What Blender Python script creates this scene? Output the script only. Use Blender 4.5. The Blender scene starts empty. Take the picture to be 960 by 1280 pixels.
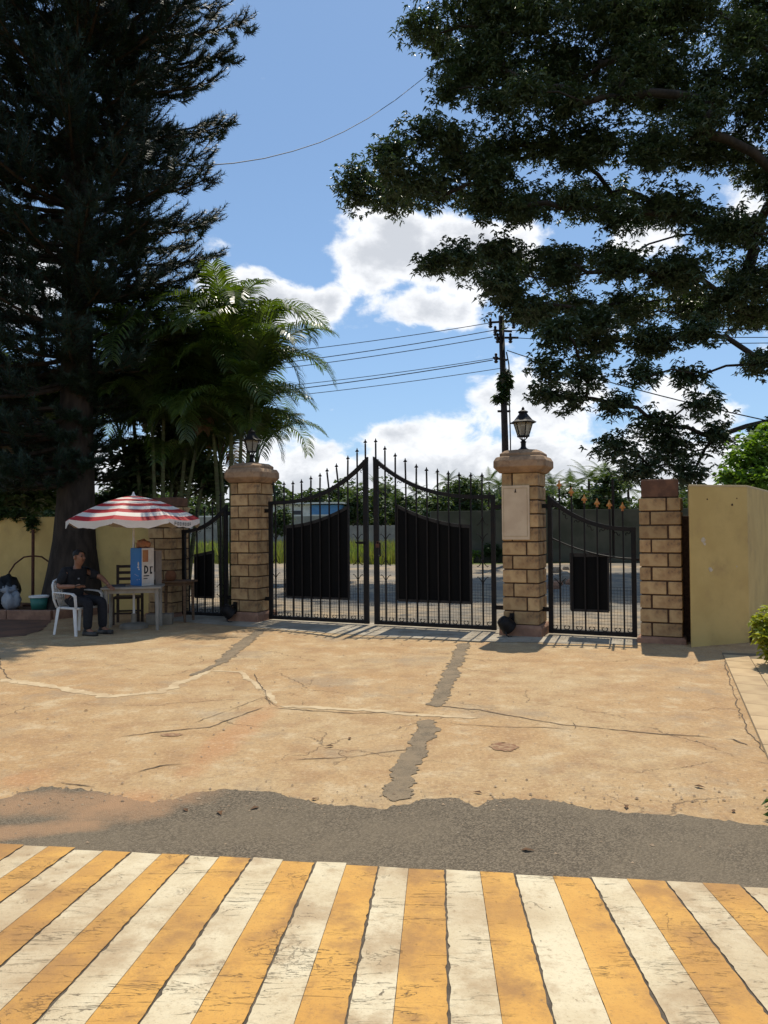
import bpy, bmesh, math, random
import numpy as np
from mathutils import Matrix, Vector
R = math.radians
random.seed(7)
rng = np.random.default_rng(11)
scene = bpy.context.scene
col = scene.collection

# ------------------------------------------------------------------ camera
F, CAM_H, PITCH, ROLL = 950.0, 1.55, R(0.9), R(-0.5)      # focal length in photo pixels (960 x 1280)
cam_d = bpy.data.cameras.new('camera')
cam_d.sensor_fit = 'VERTICAL'; cam_d.sensor_height = 36.0
cam_d.lens = 36.0 * F / 1280.0
cam_d.clip_start = 0.05; cam_d.clip_end = 3000
cam = bpy.data.objects.new('camera', cam_d); col.objects.link(cam)
cam.matrix_world = Matrix.Translation((0, 0, CAM_H)) @ Matrix.Rotation(math.pi/2 + PITCH, 4, 'X') @ Matrix.Rotation(ROLL, 4, 'Z')
scene.camera = cam
_M = np.array(cam.matrix_world.to_3x3())
_C = np.array([0, 0, CAM_H])
def ray(px, py): return _M @ np.array([(px - 480) / F, -(py - 640) / F, -1.0])
def G(px, py, z=0.0):                 # photo pixel -> point on the level z
    d = ray(px, py); return _C + d * ((z - CAM_H) / d[2])
def D(px, py, dep):                   # photo pixel -> point at a known distance
    d = ray(px, py); return _C + d * (dep / d[1])

# ------------------------------------------------------------------ light
SUN_AZ, SUN_EL = R(18.0), R(63.0)     # ahead of the camera, a little to the right, high
sun_dir = Vector((math.sin(SUN_AZ) * math.cos(SUN_EL), math.cos(SUN_AZ) * math.cos(SUN_EL), math.sin(SUN_EL)))
sd = bpy.data.lights.new('sun', 'SUN'); sd.energy = 4.6; sd.angle = R(0.53); sd.color = (1.0, 0.93, 0.79)
sun = bpy.data.objects.new('sun', sd); col.objects.link(sun)
sun.rotation_euler = (-sun_dir).to_track_quat('-Z', 'Y').to_euler(); sun.location = (0, 0, 30)

scene.view_settings.view_transform = 'Standard'; scene.view_settings.look = 'None'
scene.view_settings.gamma = 1.0; scene.view_settings.use_curve_mapping = False
scene.view_settings.exposure = 0.0
scene.cycles.max_bounces = 5; scene.cycles.diffuse_bounces = 2; scene.cycles.transparent_max_bounces = 12
scene.cycles.caustics_reflective = False; scene.cycles.caustics_refractive = False

world = bpy.data.worlds.new('World'); scene.world = world; world.use_nodes = True
wt = world.node_tree; wt.nodes.clear()

class NT:                              # tiny node-graph helper
    def __init__(s, nt): s.nt = nt
    def n(s, typ, ins=None, **kw):
        nd = s.nt.nodes.new(typ)
        for k, v in kw.items(): setattr(nd, k, v)
        for k, v in (ins or {}).items():
            if hasattr(v, 'is_output') or isinstance(v, bpy.types.NodeSocket): s.nt.links.new(v, nd.inputs[k])
            else: nd.inputs[k].default_value = v
        return nd
    def m(s, op, a, b=0.0, c=0.0, clamp=False):
        nd = s.nt.nodes.new('ShaderNodeMath'); nd.operation = op; nd.use_clamp = clamp
        for i, v in enumerate((a, b, c)):
            if isinstance(v, bpy.types.NodeSocket): s.nt.links.new(v, nd.inputs[i])
            else: nd.inputs[i].default_value = v
        return nd.outputs[0]
    def mix(s, f, a, b, typ='MIX'):
        nd = s.nt.nodes.new('ShaderNodeMix'); nd.data_type = 'RGBA'; nd.blend_type = typ
        for i, v in ((0, f), (6, a), (7, b)):
            if isinstance(v, bpy.types.NodeSocket): s.nt.links.new(v, nd.inputs[i])
            else: nd.inputs[i].default_value = (*v, 1) if i and len(v) == 3 else v
        return nd.outputs[2]
    def noise(s, vec, scale, detail=4, rough=0.55, dist=0.0):
        nd = s.n('ShaderNodeTexNoise', {'Scale': scale, 'Detail': detail, 'Roughness': rough, 'Distortion': dist})
        if vec is not None: s.nt.links.new(vec, nd.inputs['Vector'])
        return nd.outputs['Fac']
    def ramp(s, f, lo, hi, a=0.0, b=1.0):
        nd = s.nt.nodes.new('ShaderNodeMapRange'); nd.interpolation_type = 'SMOOTHSTEP'
        for i, v in enumerate((f, lo, hi, a, b)):
            if isinstance(v, bpy.types.NodeSocket): s.nt.links.new(v, nd.inputs[i])
            else: nd.inputs[i].default_value = v
        return nd.outputs[0]
    def vmul(s, v, k):
        nd = s.nt.nodes.new('ShaderNodeVectorMath'); nd.operation = 'MULTIPLY'
        s.nt.links.new(v, nd.inputs[0]); nd.inputs[1].default_value = k
        return nd.outputs[0]

w = NT(wt)
sky = w.n('ShaderNodeTexSky'); sky.sky_type = 'NISHITA'; sky.sun_disc = False
sky.sun_elevation = SUN_EL; sky.sun_rotation = SUN_AZ
sky.air_density = 1.0; sky.dust_density = 0.3; sky.ozone_density = 3.0
SKY_STRENGTH = 0.112
tc = w.n('ShaderNodeTexCoord'); dirv = tc.outputs['Generated']
sep = w.n('ShaderNodeSeparateXYZ', {0: dirv})
az = w.m('ARCTAN2', sep.outputs[0], sep.outputs[1])
el = w.m('ARCSINE', sep.outputs[2])
# fair-weather cumulus: a billowy noise field lifted where the clouds of the day stand, a bank along the horizon
def pang(px, py):
    d = ray(px, py); d = d / np.linalg.norm(d); return math.atan2(d[0], d[1]), math.asin(d[2])
CLOUDS = [(490, 315, 72, 50, 1.05), (580, 325, 90, 62, 1.1), (540, 378, 75, 34, .9), (300, 372, 65, 46, 1.0), (352, 376, 58, 32, 1.0),
          (408, 376, 26, 22, .9), (5, 348, 75, 44, .9), (-90, 330, 60, 50, .9), (640, 500, 55, 50, .85), (600, 470, 30, 25, .5), (720, 520, 80, 60, .75),
          (860, 520, 100, 50, .75), (800, 300, 60, 40, .6), (930, 230, 50, 50, .7), (480, 548, 60, 30, .7), (550, 560, 70, 36, .7), (760, 410, 45, 22, .55),
          (410, 560, 70, 25, .5), (1040, 420, 90, 60, .7), (1150, 250, 90, 60, .7), (1250, 480, 120, 50, .8), (-230, 460, 110, 60, .8), (-330, 260, 90, 60, .7), (425, 512, 28, 7, .3)]
bl = 0.0
for (px, py, rx, ry, amp) in CLOUDS:
    a0, e0 = pang(px, py)
    da = w.m('DIVIDE', w.m('SUBTRACT', az, a0), rx / F * math.cos(a0) ** 2)
    de = w.m('DIVIDE', w.m('SUBTRACT', el, e0), ry / F)
    r2 = w.m('ADD', w.m('MULTIPLY', da, da), w.m('MULTIPLY', de, de))
    g = w.m('MULTIPLY', w.m('EXPONENT', w.m('MULTIPLY', r2, -0.8)), amp)
    bl = w.m('MAXIMUM', bl, g)
bank = w.ramp(el, 0.05, 0.17, 0.9, 0.0)
# the cloud field all round, out of the picture too: scattered large patches
wide = w.noise(w.vmul(dirv, (1, 1, 2.2)), 2.6, 3, 0.5)
side = w.ramp(w.m('ABSOLUTE', az), 0.75, 1.1)                      # beyond the clouds listed above
scat = w.m('MULTIPLY', w.ramp(wide, 0.5, 0.68, 0.0, 0.9), side)
base = w.m('MAXIMUM', w.m('MAXIMUM', bl, bank), scat)
cvec = w.vmul(dirv, (1, 1, 1.5))
puff = w.noise(cvec, 13.0, 7, 0.58, 0.25)
puff2 = w.noise(cvec, 5.0, 3, 0.5)
dens = w.m('ADD', base, w.m('ADD', w.m('MULTIPLY', w.m('SUBTRACT', puff, 0.5), 1.7), w.m('MULTIPLY', w.m('SUBTRACT', puff2, 0.5), 0.35)))
mask = w.ramp(dens, 0.36, 0.66)
thick = w.ramp(w.m('ADD', dens, w.m('MULTIPLY', w.m('SUBTRACT', w.noise(cvec, 22, 6, 0.6), 0.5), 0.9)), 0.55, 1.15)
ccol = w.mix(thick, (9.6, 9.7, 9.9), (6.0, 6.25, 6.7))
skyc = w.mix(w.ramp(el, 0.0, 0.5, 0.5, 0.28), sky.outputs[0], (3.0, 5.4, 9.0))   # summer haze in the low sky
wcol = w.mix(w.m('MULTIPLY', mask, 0.96), skyc, ccol)
bg = w.n('ShaderNodeBackground', {'Color': wcol, 'Strength': SKY_STRENGTH})
wo = w.n('ShaderNodeOutputWorld', {'Surface': bg.outputs[0]})
world.cycles.sampling_method = 'MANUAL'; world.cycles.sample_map_resolution = 512

# ------------------------------------------------------------------ materials
MATS = {}
def mat(name, c1, c2=None, scale=8.0, rough=0.8, bump=0.0, bscale=60.0, metal=0.0, detail=5, lo=0.35, hi=0.65, spec=0.3, dirt=None, dscale=3.0, dlo=0.55, dhi=0.75, coord='Object', island=0.0, stretch=(1, 1, 1)):
    m = bpy.data.materials.new(name); m.use_nodes = True; t = NT(m.node_tree)
    bs = m.node_tree.nodes['Principled BSDF']
    tcn = t.n('ShaderNodeTexCoord'); v = t.vmul(tcn.outputs[coord], stretch)
    c = (*c1, 1)
    if c2 is not None: c = t.mix(t.ramp(t.noise(v, scale, detail), lo, hi), c1, c2)
    if dirt is not None: c = t.mix(t.ramp(t.noise(v, dscale, 6, 0.65), dlo, dhi), c if not isinstance(c, tuple) else c[:3], dirt)
    if island:
        gi = t.n('ShaderNodeObjectInfo').outputs['Random']
        hsv = t.n('ShaderNodeHueSaturation', {'Value': t.m('ADD', t.m('MULTIPLY', gi, island), 1 - island / 2)})
        if isinstance(c, tuple): hsv.inputs['Color'].default_value = c
        else: m.node_tree.links.new(c, hsv.inputs['Color'])
        c = hsv.outputs[0]
    if isinstance(c, tuple): bs.inputs['Base Color'].default_value = c
    else: m.node_tree.links.new(c, bs.inputs['Base Color'])
    bs.inputs['Roughness'].default_value = rough; bs.inputs['Metallic'].default_value = metal
    bs.inputs['Specular IOR Level'].default_value = spec
    if bump:
        b = t.n('ShaderNodeBump', {'Strength': bump, 'Distance': 0.01, 'Height': t.noise(v, bscale, 6, 0.6)})
        m.node_tree.links.new(b.outputs[0], bs.inputs['Normal'])
    MATS[name] = m; return m
def leaf_mat(name, c1, c2, trans=0.35, rough=0.5, tcol=None, spec=0.35, patch=None):
    m = bpy.data.materials.new(name); m.use_nodes = True; t = NT(m.node_tree); nt = m.node_tree
    bs = nt.nodes['Principled BSDF']; out = nt.nodes['Material Output']
    ri = t.n('ShaderNodeNewGeometry').outputs['Random Per Island']
    c = t.mix(ri, c1, c2)
    if patch: c = t.mix(t.ramp(t.noise(t.n('ShaderNodeTexCoord').outputs['Object'], patch[1], 5, .65), .42, .62, 0, .85), c, patch[0])
    nt.links.new(c, bs.inputs['Base Color']); bs.inputs['Roughness'].default_value = rough
    bs.inputs['Specular IOR Level'].default_value = spec
    tr = t.n('ShaderNodeBsdfTranslucent')
    tcl = t.mix(1.0, c, tcol or (1.6, 1.7, 0.5), 'MULTIPLY'); nt.links.new(tcl, tr.inputs[0])
    mx = t.n('ShaderNodeMixShader', {0: trans, 1: bs.outputs[0], 2: tr.outputs[0]})
    nt.links.new(mx.outputs[0], out.inputs['Surface']); MATS[name] = m; return m

block_m = mat('block_stone', (0.46, 0.31, 0.15), (0.33, 0.20, 0.095), 7, 0.85, 0.5, 70, island=0.45, dirt=(0.17, 0.11, 0.065), dscale=9, dlo=.54, dhi=.72)
mortar_m = mat('mortar', (0.055, 0.03, 0.018), (0.09, 0.05, 0.03), 30, 0.95)
cap_m = mat('cap_stone', (0.36, 0.235, 0.14), (0.24, 0.15, 0.09), 7, 0.85, 0.4, 70, dirt=(0.15, 0.1, 0.065), dscale=5)
plinth_m = mat('plinth_concrete', (0.34, 0.19, 0.12), (0.24, 0.13, 0.085), 8, 0.9, 0.4, 60, dirt=(0.15, 0.1, 0.07))
redblock_m = mat('red_block', (0.17, 0.085, 0.05), (0.11, 0.055, 0.035), 8, 0.9, 0.4, 60)
plaque_m = mat('plaque_stone', (0.60, 0.47, 0.32), (0.53, 0.40, 0.27), 5, 0.7, 0.1, 40, dirt=(0.42, 0.3, 0.19), dscale=7, dlo=.6, dhi=.75)
iron_m = mat('black_iron', (0.006, 0.006, 0.0065), (0.014, 0.010, 0.008), 14, 0.55, 0.1, 80, metal=0.0, spec=0.2)
sheet_m = mat('black_sheet', (0.004, 0.004, 0.0042), (0.006, 0.0055, 0.005), 4, 0.7, 0.05, 30, stretch=(1, 1, .3), spec=0.08)
gold_m = mat('gold_paint', (0.55, 0.27, 0.06), (0.35, 0.10, 0.03), 25, 0.5, spec=0.5)
glass_m = bpy.data.materials.new('frosted_glass'); glass_m.use_nodes = True
_b = glass_m.node_tree.nodes['Principled BSDF']; _t = NT(glass_m.node_tree)
glass_m.node_tree.links.new(_t.mix(_t.noise(_t.n('ShaderNodeTexCoord').outputs['Object'], 14, 3), (0.72, 0.68, 0.58), (0.5, 0.47, 0.4)), _b.inputs['Base Color'])
_b.inputs['Roughness'].default_value = 0.25; _b.inputs['Transmission Weight'].default_value = 0.65; _b.inputs['IOR'].default_value = 1.15
white_plastic_m = mat('white_plastic', (0.74, 0.72, 0.68), (0.66, 0.63, 0.58), 6, 0.45, spec=0.4)
grey_plastic_m = mat('grey_plastic', (0.30, 0.27, 0.22), (0.24, 0.21, 0.17), 6, 0.55, spec=0.35)
darkwood_m = mat('dark_wood', (0.05, 0.03, 0.02), (0.03, 0.018, 0.012), 10, 0.6, 0.2, 60, stretch=(1, 1, 6))
brownwood_m = mat('brown_wood', (0.17, 0.10, 0.055), (0.10, 0.06, 0.035), 10, 0.7, 0.2, 60, stretch=(1, 1, 6))
skin_m = mat('skin', (0.27, 0.13, 0.075), (0.23, 0.105, 0.06), 20, 0.5, spec=0.4)
shirt_m = mat('black_shirt', (0.012, 0.012, 0.014), (0.018, 0.018, 0.02), 20, 0.9, 0.3, 120)
trouser_m = mat('black_trousers', (0.014, 0.014, 0.017), (0.02, 0.02, 0.023), 20, 0.9, 0.3, 120)
hair_m = mat('black_hair', (0.008, 0.007, 0.006), (0.015, 0.012, 0.01), 60, 0.6, 0.6, 200)
shoe_m = mat('black_leather', (0.01, 0.01, 0.01), (0.016, 0.014, 0.013), 20, 0.35, spec=0.5)
paint_m = mat('blue_card', (0.012, 0.16, 0.42), (0.01, 0.14, 0.38), 5, 0.45, spec=0.4)
whitecard_m = mat('white_card', (0.66, 0.60, 0.52), (0.58, 0.5, 0.42), 7, 0.6)
blackprint_m = mat('black_print', (0.015, 0.015, 0.016), (0.02, 0.02, 0.02), 9, 0.6)
orangeprint_m = mat('orange_print', (0.42, 0.19, 0.08), (0.34, 0.13, 0.06), 9, 0.7, 0.3, 30)
clay_m = mat('clay', (0.20, 0.09, 0.045), (0.14, 0.06, 0.03), 9, 0.85)
greycon_m = mat('grey_concrete', (0.26, 0.22, 0.17), (0.19, 0.16, 0.12), 6, 0.9, 0.4, 60)
greenplastic_m = mat('green_plastic', (0.03, 0.16, 0.12), (0.025, 0.13, 0.10), 6, 0.5, spec=0.4)
bag_m = mat('grey_bag', (0.30, 0.31, 0.32), (0.22, 0.23, 0.25), 6, 0.45, 0.6, 14)
blackbag_m = mat('black_bag', (0.015, 0.015, 0.016), (0.025, 0.025, 0.025), 6, 0.4, 0.6, 14)
rust_m = mat('rusty_iron', (0.12, 0.045, 0.025), (0.07, 0.03, 0.02), 20, 0.8, 0.3, 60)
yellowwall_m = mat('yellow_plaster', (0.60, 0.425, 0.155), (0.53, 0.365, 0.13), 2.2, 0.85, 0.25, 45, dirt=(0.42, 0.285, 0.115), dscale=2.6, dlo=.48, dhi=.82)
whiteplaster_m = mat('chipped_plaster', (0.60, 0.50, 0.36), (0.5, 0.4, 0.26), 20, 0.9, 0.3, 60)
farwall_m = mat('dark_compound_wall', (0.10, 0.10, 0.075), (0.065, 0.07, 0.05), 1.4, 0.9, 0.3, 12, dirt=(0.045, 0.055, 0.03), dscale=.8)
greywall_m = mat('grey_compound_wall', (0.30, 0.29, 0.26), (0.22, 0.21, 0.19), 1.2, 0.9, 0.2, 10)
whitewall_m = mat('white_wash', (0.62, 0.62, 0.6), (0.5, 0.5, 0.49), 2, 0.85)
bluewall_m = mat('blue_wash', (0.08, 0.2, 0.42), (0.1, 0.24, 0.45), 2, 0.8)
bark_m = mat('bark', (0.05, 0.036, 0.026), (0.025, 0.018, 0.013), 9, 0.95, 0.9, 22, stretch=(1, 1, .3))
greystem_m = mat('palm_stem', (0.13, 0.15, 0.06), (0.09, 0.08, 0.04), 7, 0.8, 0.3, 20, stretch=(1, 1, 4))
pole_m = mat('pole_steel', (0.045, 0.035, 0.03), (0.03, 0.022, 0.02), 6, 0.7, 0.2, 20)
cable_m = mat('cable', (0.02, 0.02, 0.022), (0.03, 0.03, 0.03), 6, 0.6)
ceramic_m = mat('brown_ceramic', (0.035, 0.022, 0.018), (0.05, 0.03, 0.02), 6, 0.35, spec=0.5)
red_m = mat('red_cloth', (0.42, 0.022, 0.026), (0.36, 0.02, 0.024), 4, 0.7)
cream_m = mat('white_cloth', (0.72, 0.64, 0.56), (0.66, 0.58, 0.5), 4, 0.7)
darkprint_m = mat('dark_print', (0.05, 0.05, 0.06), (0.06, 0.06, 0.07), 4, 0.8)
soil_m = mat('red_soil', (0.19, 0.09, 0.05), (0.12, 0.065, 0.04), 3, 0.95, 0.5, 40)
paver_m = mat('paver', (0.50, 0.36, 0.20), (0.42, 0.29, 0.16), 4, 0.88, 0.35, 60, island=0.18, dirt=(0.30, 0.22, 0.13), dscale=3)
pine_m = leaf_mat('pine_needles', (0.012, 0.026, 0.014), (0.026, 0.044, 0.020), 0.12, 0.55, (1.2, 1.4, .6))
rain_m = leaf_mat('rain_tree_leaves', (0.04, 0.062, 0.03), (0.085, 0.115, 0.055), 0.22, 0.40, (1.2, 1.4, .6), 0.6)
palm_m = leaf_mat('palm_leaves', (0.034, 0.066, 0.018), (0.075, 0.115, 0.026), 0.46, 0.36, (2.0, 1.9, .35), 0.6)
deadpalm_m = leaf_mat('dry_palm_leaves', (0.19, 0.11, 0.05), (0.13, 0.07, 0.035), 0.25, 0.7, (1.3, 1.1, .6))
bush_m = leaf_mat('bush_leaves', (0.03, 0.055, 0.018), (0.05, 0.085, 0.028), 0.25, 0.45)
bright_m = leaf_mat('bright_leaves', (0.10, 0.19, 0.03), (0.16, 0.26, 0.045), 0.4, 0.45, (1.5, 1.5, .4))
hedge_m = leaf_mat('yellow_green_leaves', (0.22, 0.28, 0.03), (0.34, 0.36, 0.05), 0.4, 0.45, (1.4, 1.3, .4))
hedgedark_m = leaf_mat('shrub_leaves', (0.05, 0.09, 0.02), (0.1, 0.15, 0.03), 0.3, 0.45)
far_m = leaf_mat('far_leaves', (0.045, 0.075, 0.035), (0.085, 0.115, 0.05), 0.25, 0.7)
farpalm_m = leaf_mat('far_palm_leaves', (0.06, 0.09, 0.04), (0.09, 0.12, 0.05), 0.3, 0.6)
grass_m = leaf_mat('grass', (0.10, 0.15, 0.03), (0.21, 0.23, 0.075), 0.35, 0.6, patch=((.16, .125, .06), .25))

# ------------------------------------------------------------------ mesh helpers
def link_mesh(name, me, m, parent=None, smooth=False):
    o = bpy.data.objects.new(name, me); col.objects.link(o)
    if m is not None and len(me.materials) == 0: me.materials.append(m)
    if smooth: me.polygons.foreach_set('use_smooth', [True] * len(me.polygons))
    if parent is not None: o.parent = parent
    return o
class MB:
    def __init__(s): s.v = []; s.f = []; s.mi = []; s.cur = 0
    def add(s, vs, fs):
        o = len(s.v); s.v += [tuple(float(c) for c in v) for v in vs]
        s.f += [tuple(i + o for i in f) for f in fs]; s.mi += [s.cur] * len(fs); return s
    def box(s, c, d, M=None):
        vs = [Vector((c[0] + sx * d[0] / 2, c[1] + sy * d[1] / 2, c[2] + sz * d[2] / 2)) for sz in (-1, 1) for sx, sy in ((-1, -1), (1, -1), (1, 1), (-1, 1))]
        if M is not None: vs = [M @ v for v in vs]
        return s.add(vs, [(3, 2, 1, 0), (4, 5, 6, 7), (0, 1, 5, 4), (1, 2, 6, 5), (2, 3, 7, 6), (3, 0, 4, 7)])
    def tube(s, pts, rad, n=6, cap=True, sq=False):
        pts = [Vector(tuple(map(float, p))) for p in pts]
        rad = [rad] * len(pts) if not hasattr(rad, '__len__') else rad
        rings = []; up = None
        for i, p in enumerate(pts):
            t = (pts[min(i + 1, len(pts) - 1)] - pts[max(i - 1, 0)])
            if t.length < 1e-9: t = Vector((0, 0, 1))
            t.normalize()
            if up is None: up = Vector((0, 1, 0)) if abs(t.y) < .9 else Vector((1, 0, 0))
            a = (up - t * up.dot(t)).normalized(); b = t.cross(a); up = a
            off = math.pi / 4 if sq else 0
            rings.append([p + (a * math.cos(off + 2 * math.pi * k / n) + b * math.sin(off + 2 * math.pi * k / n)) * rad[i] for k in range(n)])
        vs = [v for r in rings for v in r]; fs = []
        for i in range(len(rings) - 1):
            for k in range(n):
                fs.append((i * n + k, i * n + (k + 1) % n, (i + 1) * n + (k + 1) % n, (i + 1) * n + k))
        if cap: fs.append(tuple(range(n - 1, -1, -1))); fs.append(tuple((len(rings) - 1) * n + k for k in range(n)))
        return s.add(vs, fs)
    def lathe(s, prof, n=16, c=(0, 0, 0), M=None, rot=0.0):
        vs = []; fs = []
        for (r, z) in prof:
            for k in range(n):
                a = rot + 2 * math.pi * k / n; vs.append(Vector((c[0] + r * math.cos(a), c[1] + r * math.sin(a), c[2] + z)))
        for i in range(len(prof) - 1):
            for k in range(n): fs.append((i * n + k, i * n + (k + 1) % n, (i + 1) * n + (k + 1) % n, (i + 1) * n + k))
        fs.append(tuple(range(n - 1, -1, -1))); fs.append(tuple((len(prof) - 1) * n + k for k in range(n)))
        if M is not None: vs = [M @ v for v in vs]
        return s.add(vs, fs)
    def loft(s, loops, cap=True):
        n = len(loops[0]); vs = [v for l in loops for v in l]; fs = []
        for i in range(len(loops) - 1):
            for k in range(n): fs.append((i * n + k, i * n + (k + 1) % n, (i + 1) * n + (k + 1) % n, (i + 1) * n + k))
        if cap: fs.append(tuple(range(n - 1, -1, -1))); fs.append(tuple((len(loops) - 1) * n + k for k in range(n)))
        return s.add(vs, fs)
    def mesh(s, name, mats):
        me = bpy.data.meshes.new(name); me.from_pydata(s.v, [], s.f)
        for m in (mats if isinstance(mats, (list, tuple)) else [mats]): me.materials.append(m)
        if any(s.mi): me.polygons.foreach_set('material_index', s.mi)
        me.update(); return me
    def build(s, name, m, parent=None, smooth=False, bevel=0.0):
        o = link_mesh(name, s.mesh(name, m), None, parent, smooth)
        if bevel:
            b = o.modifiers.new('bevel', 'BEVEL'); b.width = bevel; b.segments = 2; b.limit_method = 'ANGLE'
        return o
def big_mesh(name, V, Fc, m, parent=None):           # numpy arrays, faces all of one size
    me = bpy.data.meshes.new(name); V = np.asarray(V, np.float32); Fc = np.asarray(Fc, np.int32); k = Fc.shape[1]
    me.vertices.add(len(V)); me.vertices.foreach_set('co', V.ravel())
    me.loops.add(Fc.size); me.loops.foreach_set('vertex_index', Fc.ravel())
    me.polygons.add(len(Fc)); me.polygons.foreach_set('loop_start', np.arange(0, Fc.size, k, dtype=np.int32))
    me.update(calc_edges=True); me.validate()
    return link_mesh(name, me, m, parent)
def tag(o, label=None, cat=None, group=None, kind=None):
    for k, v in (('label', label), ('category', cat), ('group', group), ('kind', kind)):
        if v: o[k] = v
    return o
def thing(name, label, cat, loc=(0, 0, 0), rz=0.0, group=None):
    o = bpy.data.objects.new(name, None); col.objects.link(o); o.empty_display_size = 0.2
    o.location = tuple(float(c) for c in loc); o.rotation_euler = (0, 0, rz)
    return tag(o, label, cat, group)
def copy_tree(o, parent=None):
    c = o.copy(); col.objects.link(c); c.parent = parent
    for ch in o.children: copy_tree(ch, c)
    return c
def jitter(pts, step, amp, seed):                    # resample a polyline and roughen it
    r = random.Random(seed); out = []
    for a, b in zip(pts[:-1], pts[1:]):
        a = np.array(a[:2], float); b = np.array(b[:2], float); L = np.linalg.norm(b - a); n = max(1, int(L / step))
        t = (b - a) / max(L, 1e-6); nn = np.array([-t[1], t[0]])
        for i in range(n):
            p = a + (b - a) * i / n
            out.append(p + nn * r.gauss(0, amp) + t * r.gauss(0, amp * .4))
    out.append(np.array(pts[-1][:2], float)); return out
def sheet_poly(name, pts, z, m, parent=None, thick=0.0):
    bm = bmesh.new(); vs = [bm.verts.new((float(p[0]), float(p[1]), z)) for p in pts]
    f = bm.faces.new(vs)
    if f.normal.z < 0 or sum((pts[i][0] * pts[(i + 1) % len(pts)][1] - pts[(i + 1) % len(pts)][0] * pts[i][1]) for i in range(len(pts))) < 0: f.normal_flip()
    bmesh.ops.triangulate(bm, faces=[f])
    me = bpy.data.meshes.new(name); bm.to_mesh(me); bm.free()
    return link_mesh(name, me, m, parent)
def ribbon(name, pts, wid, z, m, parent, seed, step=.022, amp=.008, wj=.45):
    """a ragged strip along a polyline; both edges wander on their own, off the smooth centre line"""
    r = random.Random(seed); P = [np.array(p[:2], float) for p in pts]; c = []
    for a, b in zip(P[:-1], P[1:]):
        n = max(2, int(np.linalg.norm(b - a) / step)); c += [a + (b - a) * k / n for k in range(n)]
    c.append(P[-1]); n = len(c); L = []; Rr = []; wc = wl = wr = fl = fr = 0.0
    for i, p in enumerate(c):
        j0, j1 = max(i - 4, 0), min(i + 4, n - 1); t = c[j1] - c[j0]; t = t / (np.linalg.norm(t) + 1e-9); nn = np.array([-t[1], t[0]])
        wc = wc * .82 + r.gauss(0, amp * .6); wl = wl * .6 + r.gauss(0, wj * .38); wr = wr * .6 + r.gauss(0, wj * .38)
        e = min(1.0, i / 3, (n - 1 - i) / 3) * .9 + .1
        L.append((*(p + nn * (wc + wid / 2 * e * max(.12, 1 + wl))), z)); Rr.append((*(p + nn * (wc - wid / 2 * e * max(.12, 1 + wr))), z))
    b = MB(); b.add(L + Rr, [(n + i, n + i + 1, i + 1, i) for i in range(n - 1)])
    return b.build(name, m, parent)
# ------------------------------------------------------------------ ground
def ground_mat(name, build, rough=0.92):
    m = bpy.data.materials.new(name); m.use_nodes = True; t = NT(m.node_tree)
    bs = m.node_tree.nodes['Principled BSDF']; v = t.n('ShaderNodeTexCoord').outputs['Object']
    c, h, bstr = build(t, v)
    m.node_tree.links.new(c, bs.inputs['Base Color']); bs.inputs['Roughness'].default_value = rough
    bs.inputs['Specular IOR Level'].default_value = 0.25
    b = t.n('ShaderNodeBump', {'Strength': bstr, 'Distance': 0.012, 'Height': h}); m.node_tree.links.new(b.outputs[0], bs.inputs['Normal'])
    return m
def streak(t, v, p0, p1, wid):           # 0..1 along a spill of soil between two ground points
    p0 = np.array(p0[:2]); p1 = np.array(p1[:2]); c = (p0 + p1) / 2; L = np.linalg.norm(p1 - p0) / 2; a = math.atan2(*(p1 - p0)[::-1])
    mp = t.n('ShaderNodeMapping', {'Vector': v, 'Location': (-c[0], -c[1], 0)}); mp.vector_type = 'POINT'
    rt = t.n('ShaderNodeVectorRotate', {'Vector': mp.outputs[0], 'Angle': -a}); rt.rotation_type = 'Z_AXIS'
    s_ = t.n('ShaderNodeSeparateXYZ', {0: rt.outputs[0]})
    d = t.m('ADD', t.m('POWER', t.m('ABSOLUTE', t.m('DIVIDE', s_.outputs[0], L)), 2.0), t.m('POWER', t.m('ABSOLUTE', t.m('DIVIDE', s_.outputs[1], wid)), 2.0))
    return t.ramp(t.m('ADD', d, t.m('MULTIPLY', t.m('SUBTRACT', t.noise(v, 3.0, 6, .65), .5), 2.4)), 1.2, 0.0)
def cracks(t, v, scale, wid, lo=.5, hi=.6):
    warp = t.n('ShaderNodeTexNoise', {'Vector': v, 'Scale': 2.5, 'Detail': 5, 'Roughness': .65})
    vv = t.n('ShaderNodeVectorMath', {0: v}); vv.operation = 'ADD'
    sc = t.vmul(warp.outputs['Color'], (.45, .45, .0)); t.nt.links.new(sc, vv.inputs[1])
    vo = t.n('ShaderNodeTexVoronoi', {'Vector': vv.outputs[0], 'Scale': scale}, feature='DISTANCE_TO_EDGE')
    line = t.ramp(vo.outputs['Distance'], 0.0, wid, 1.0, 0.0)
    return t.m('MULTIPLY', line, t.ramp(t.noise(v, 1.3, 3), lo, hi))
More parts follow.
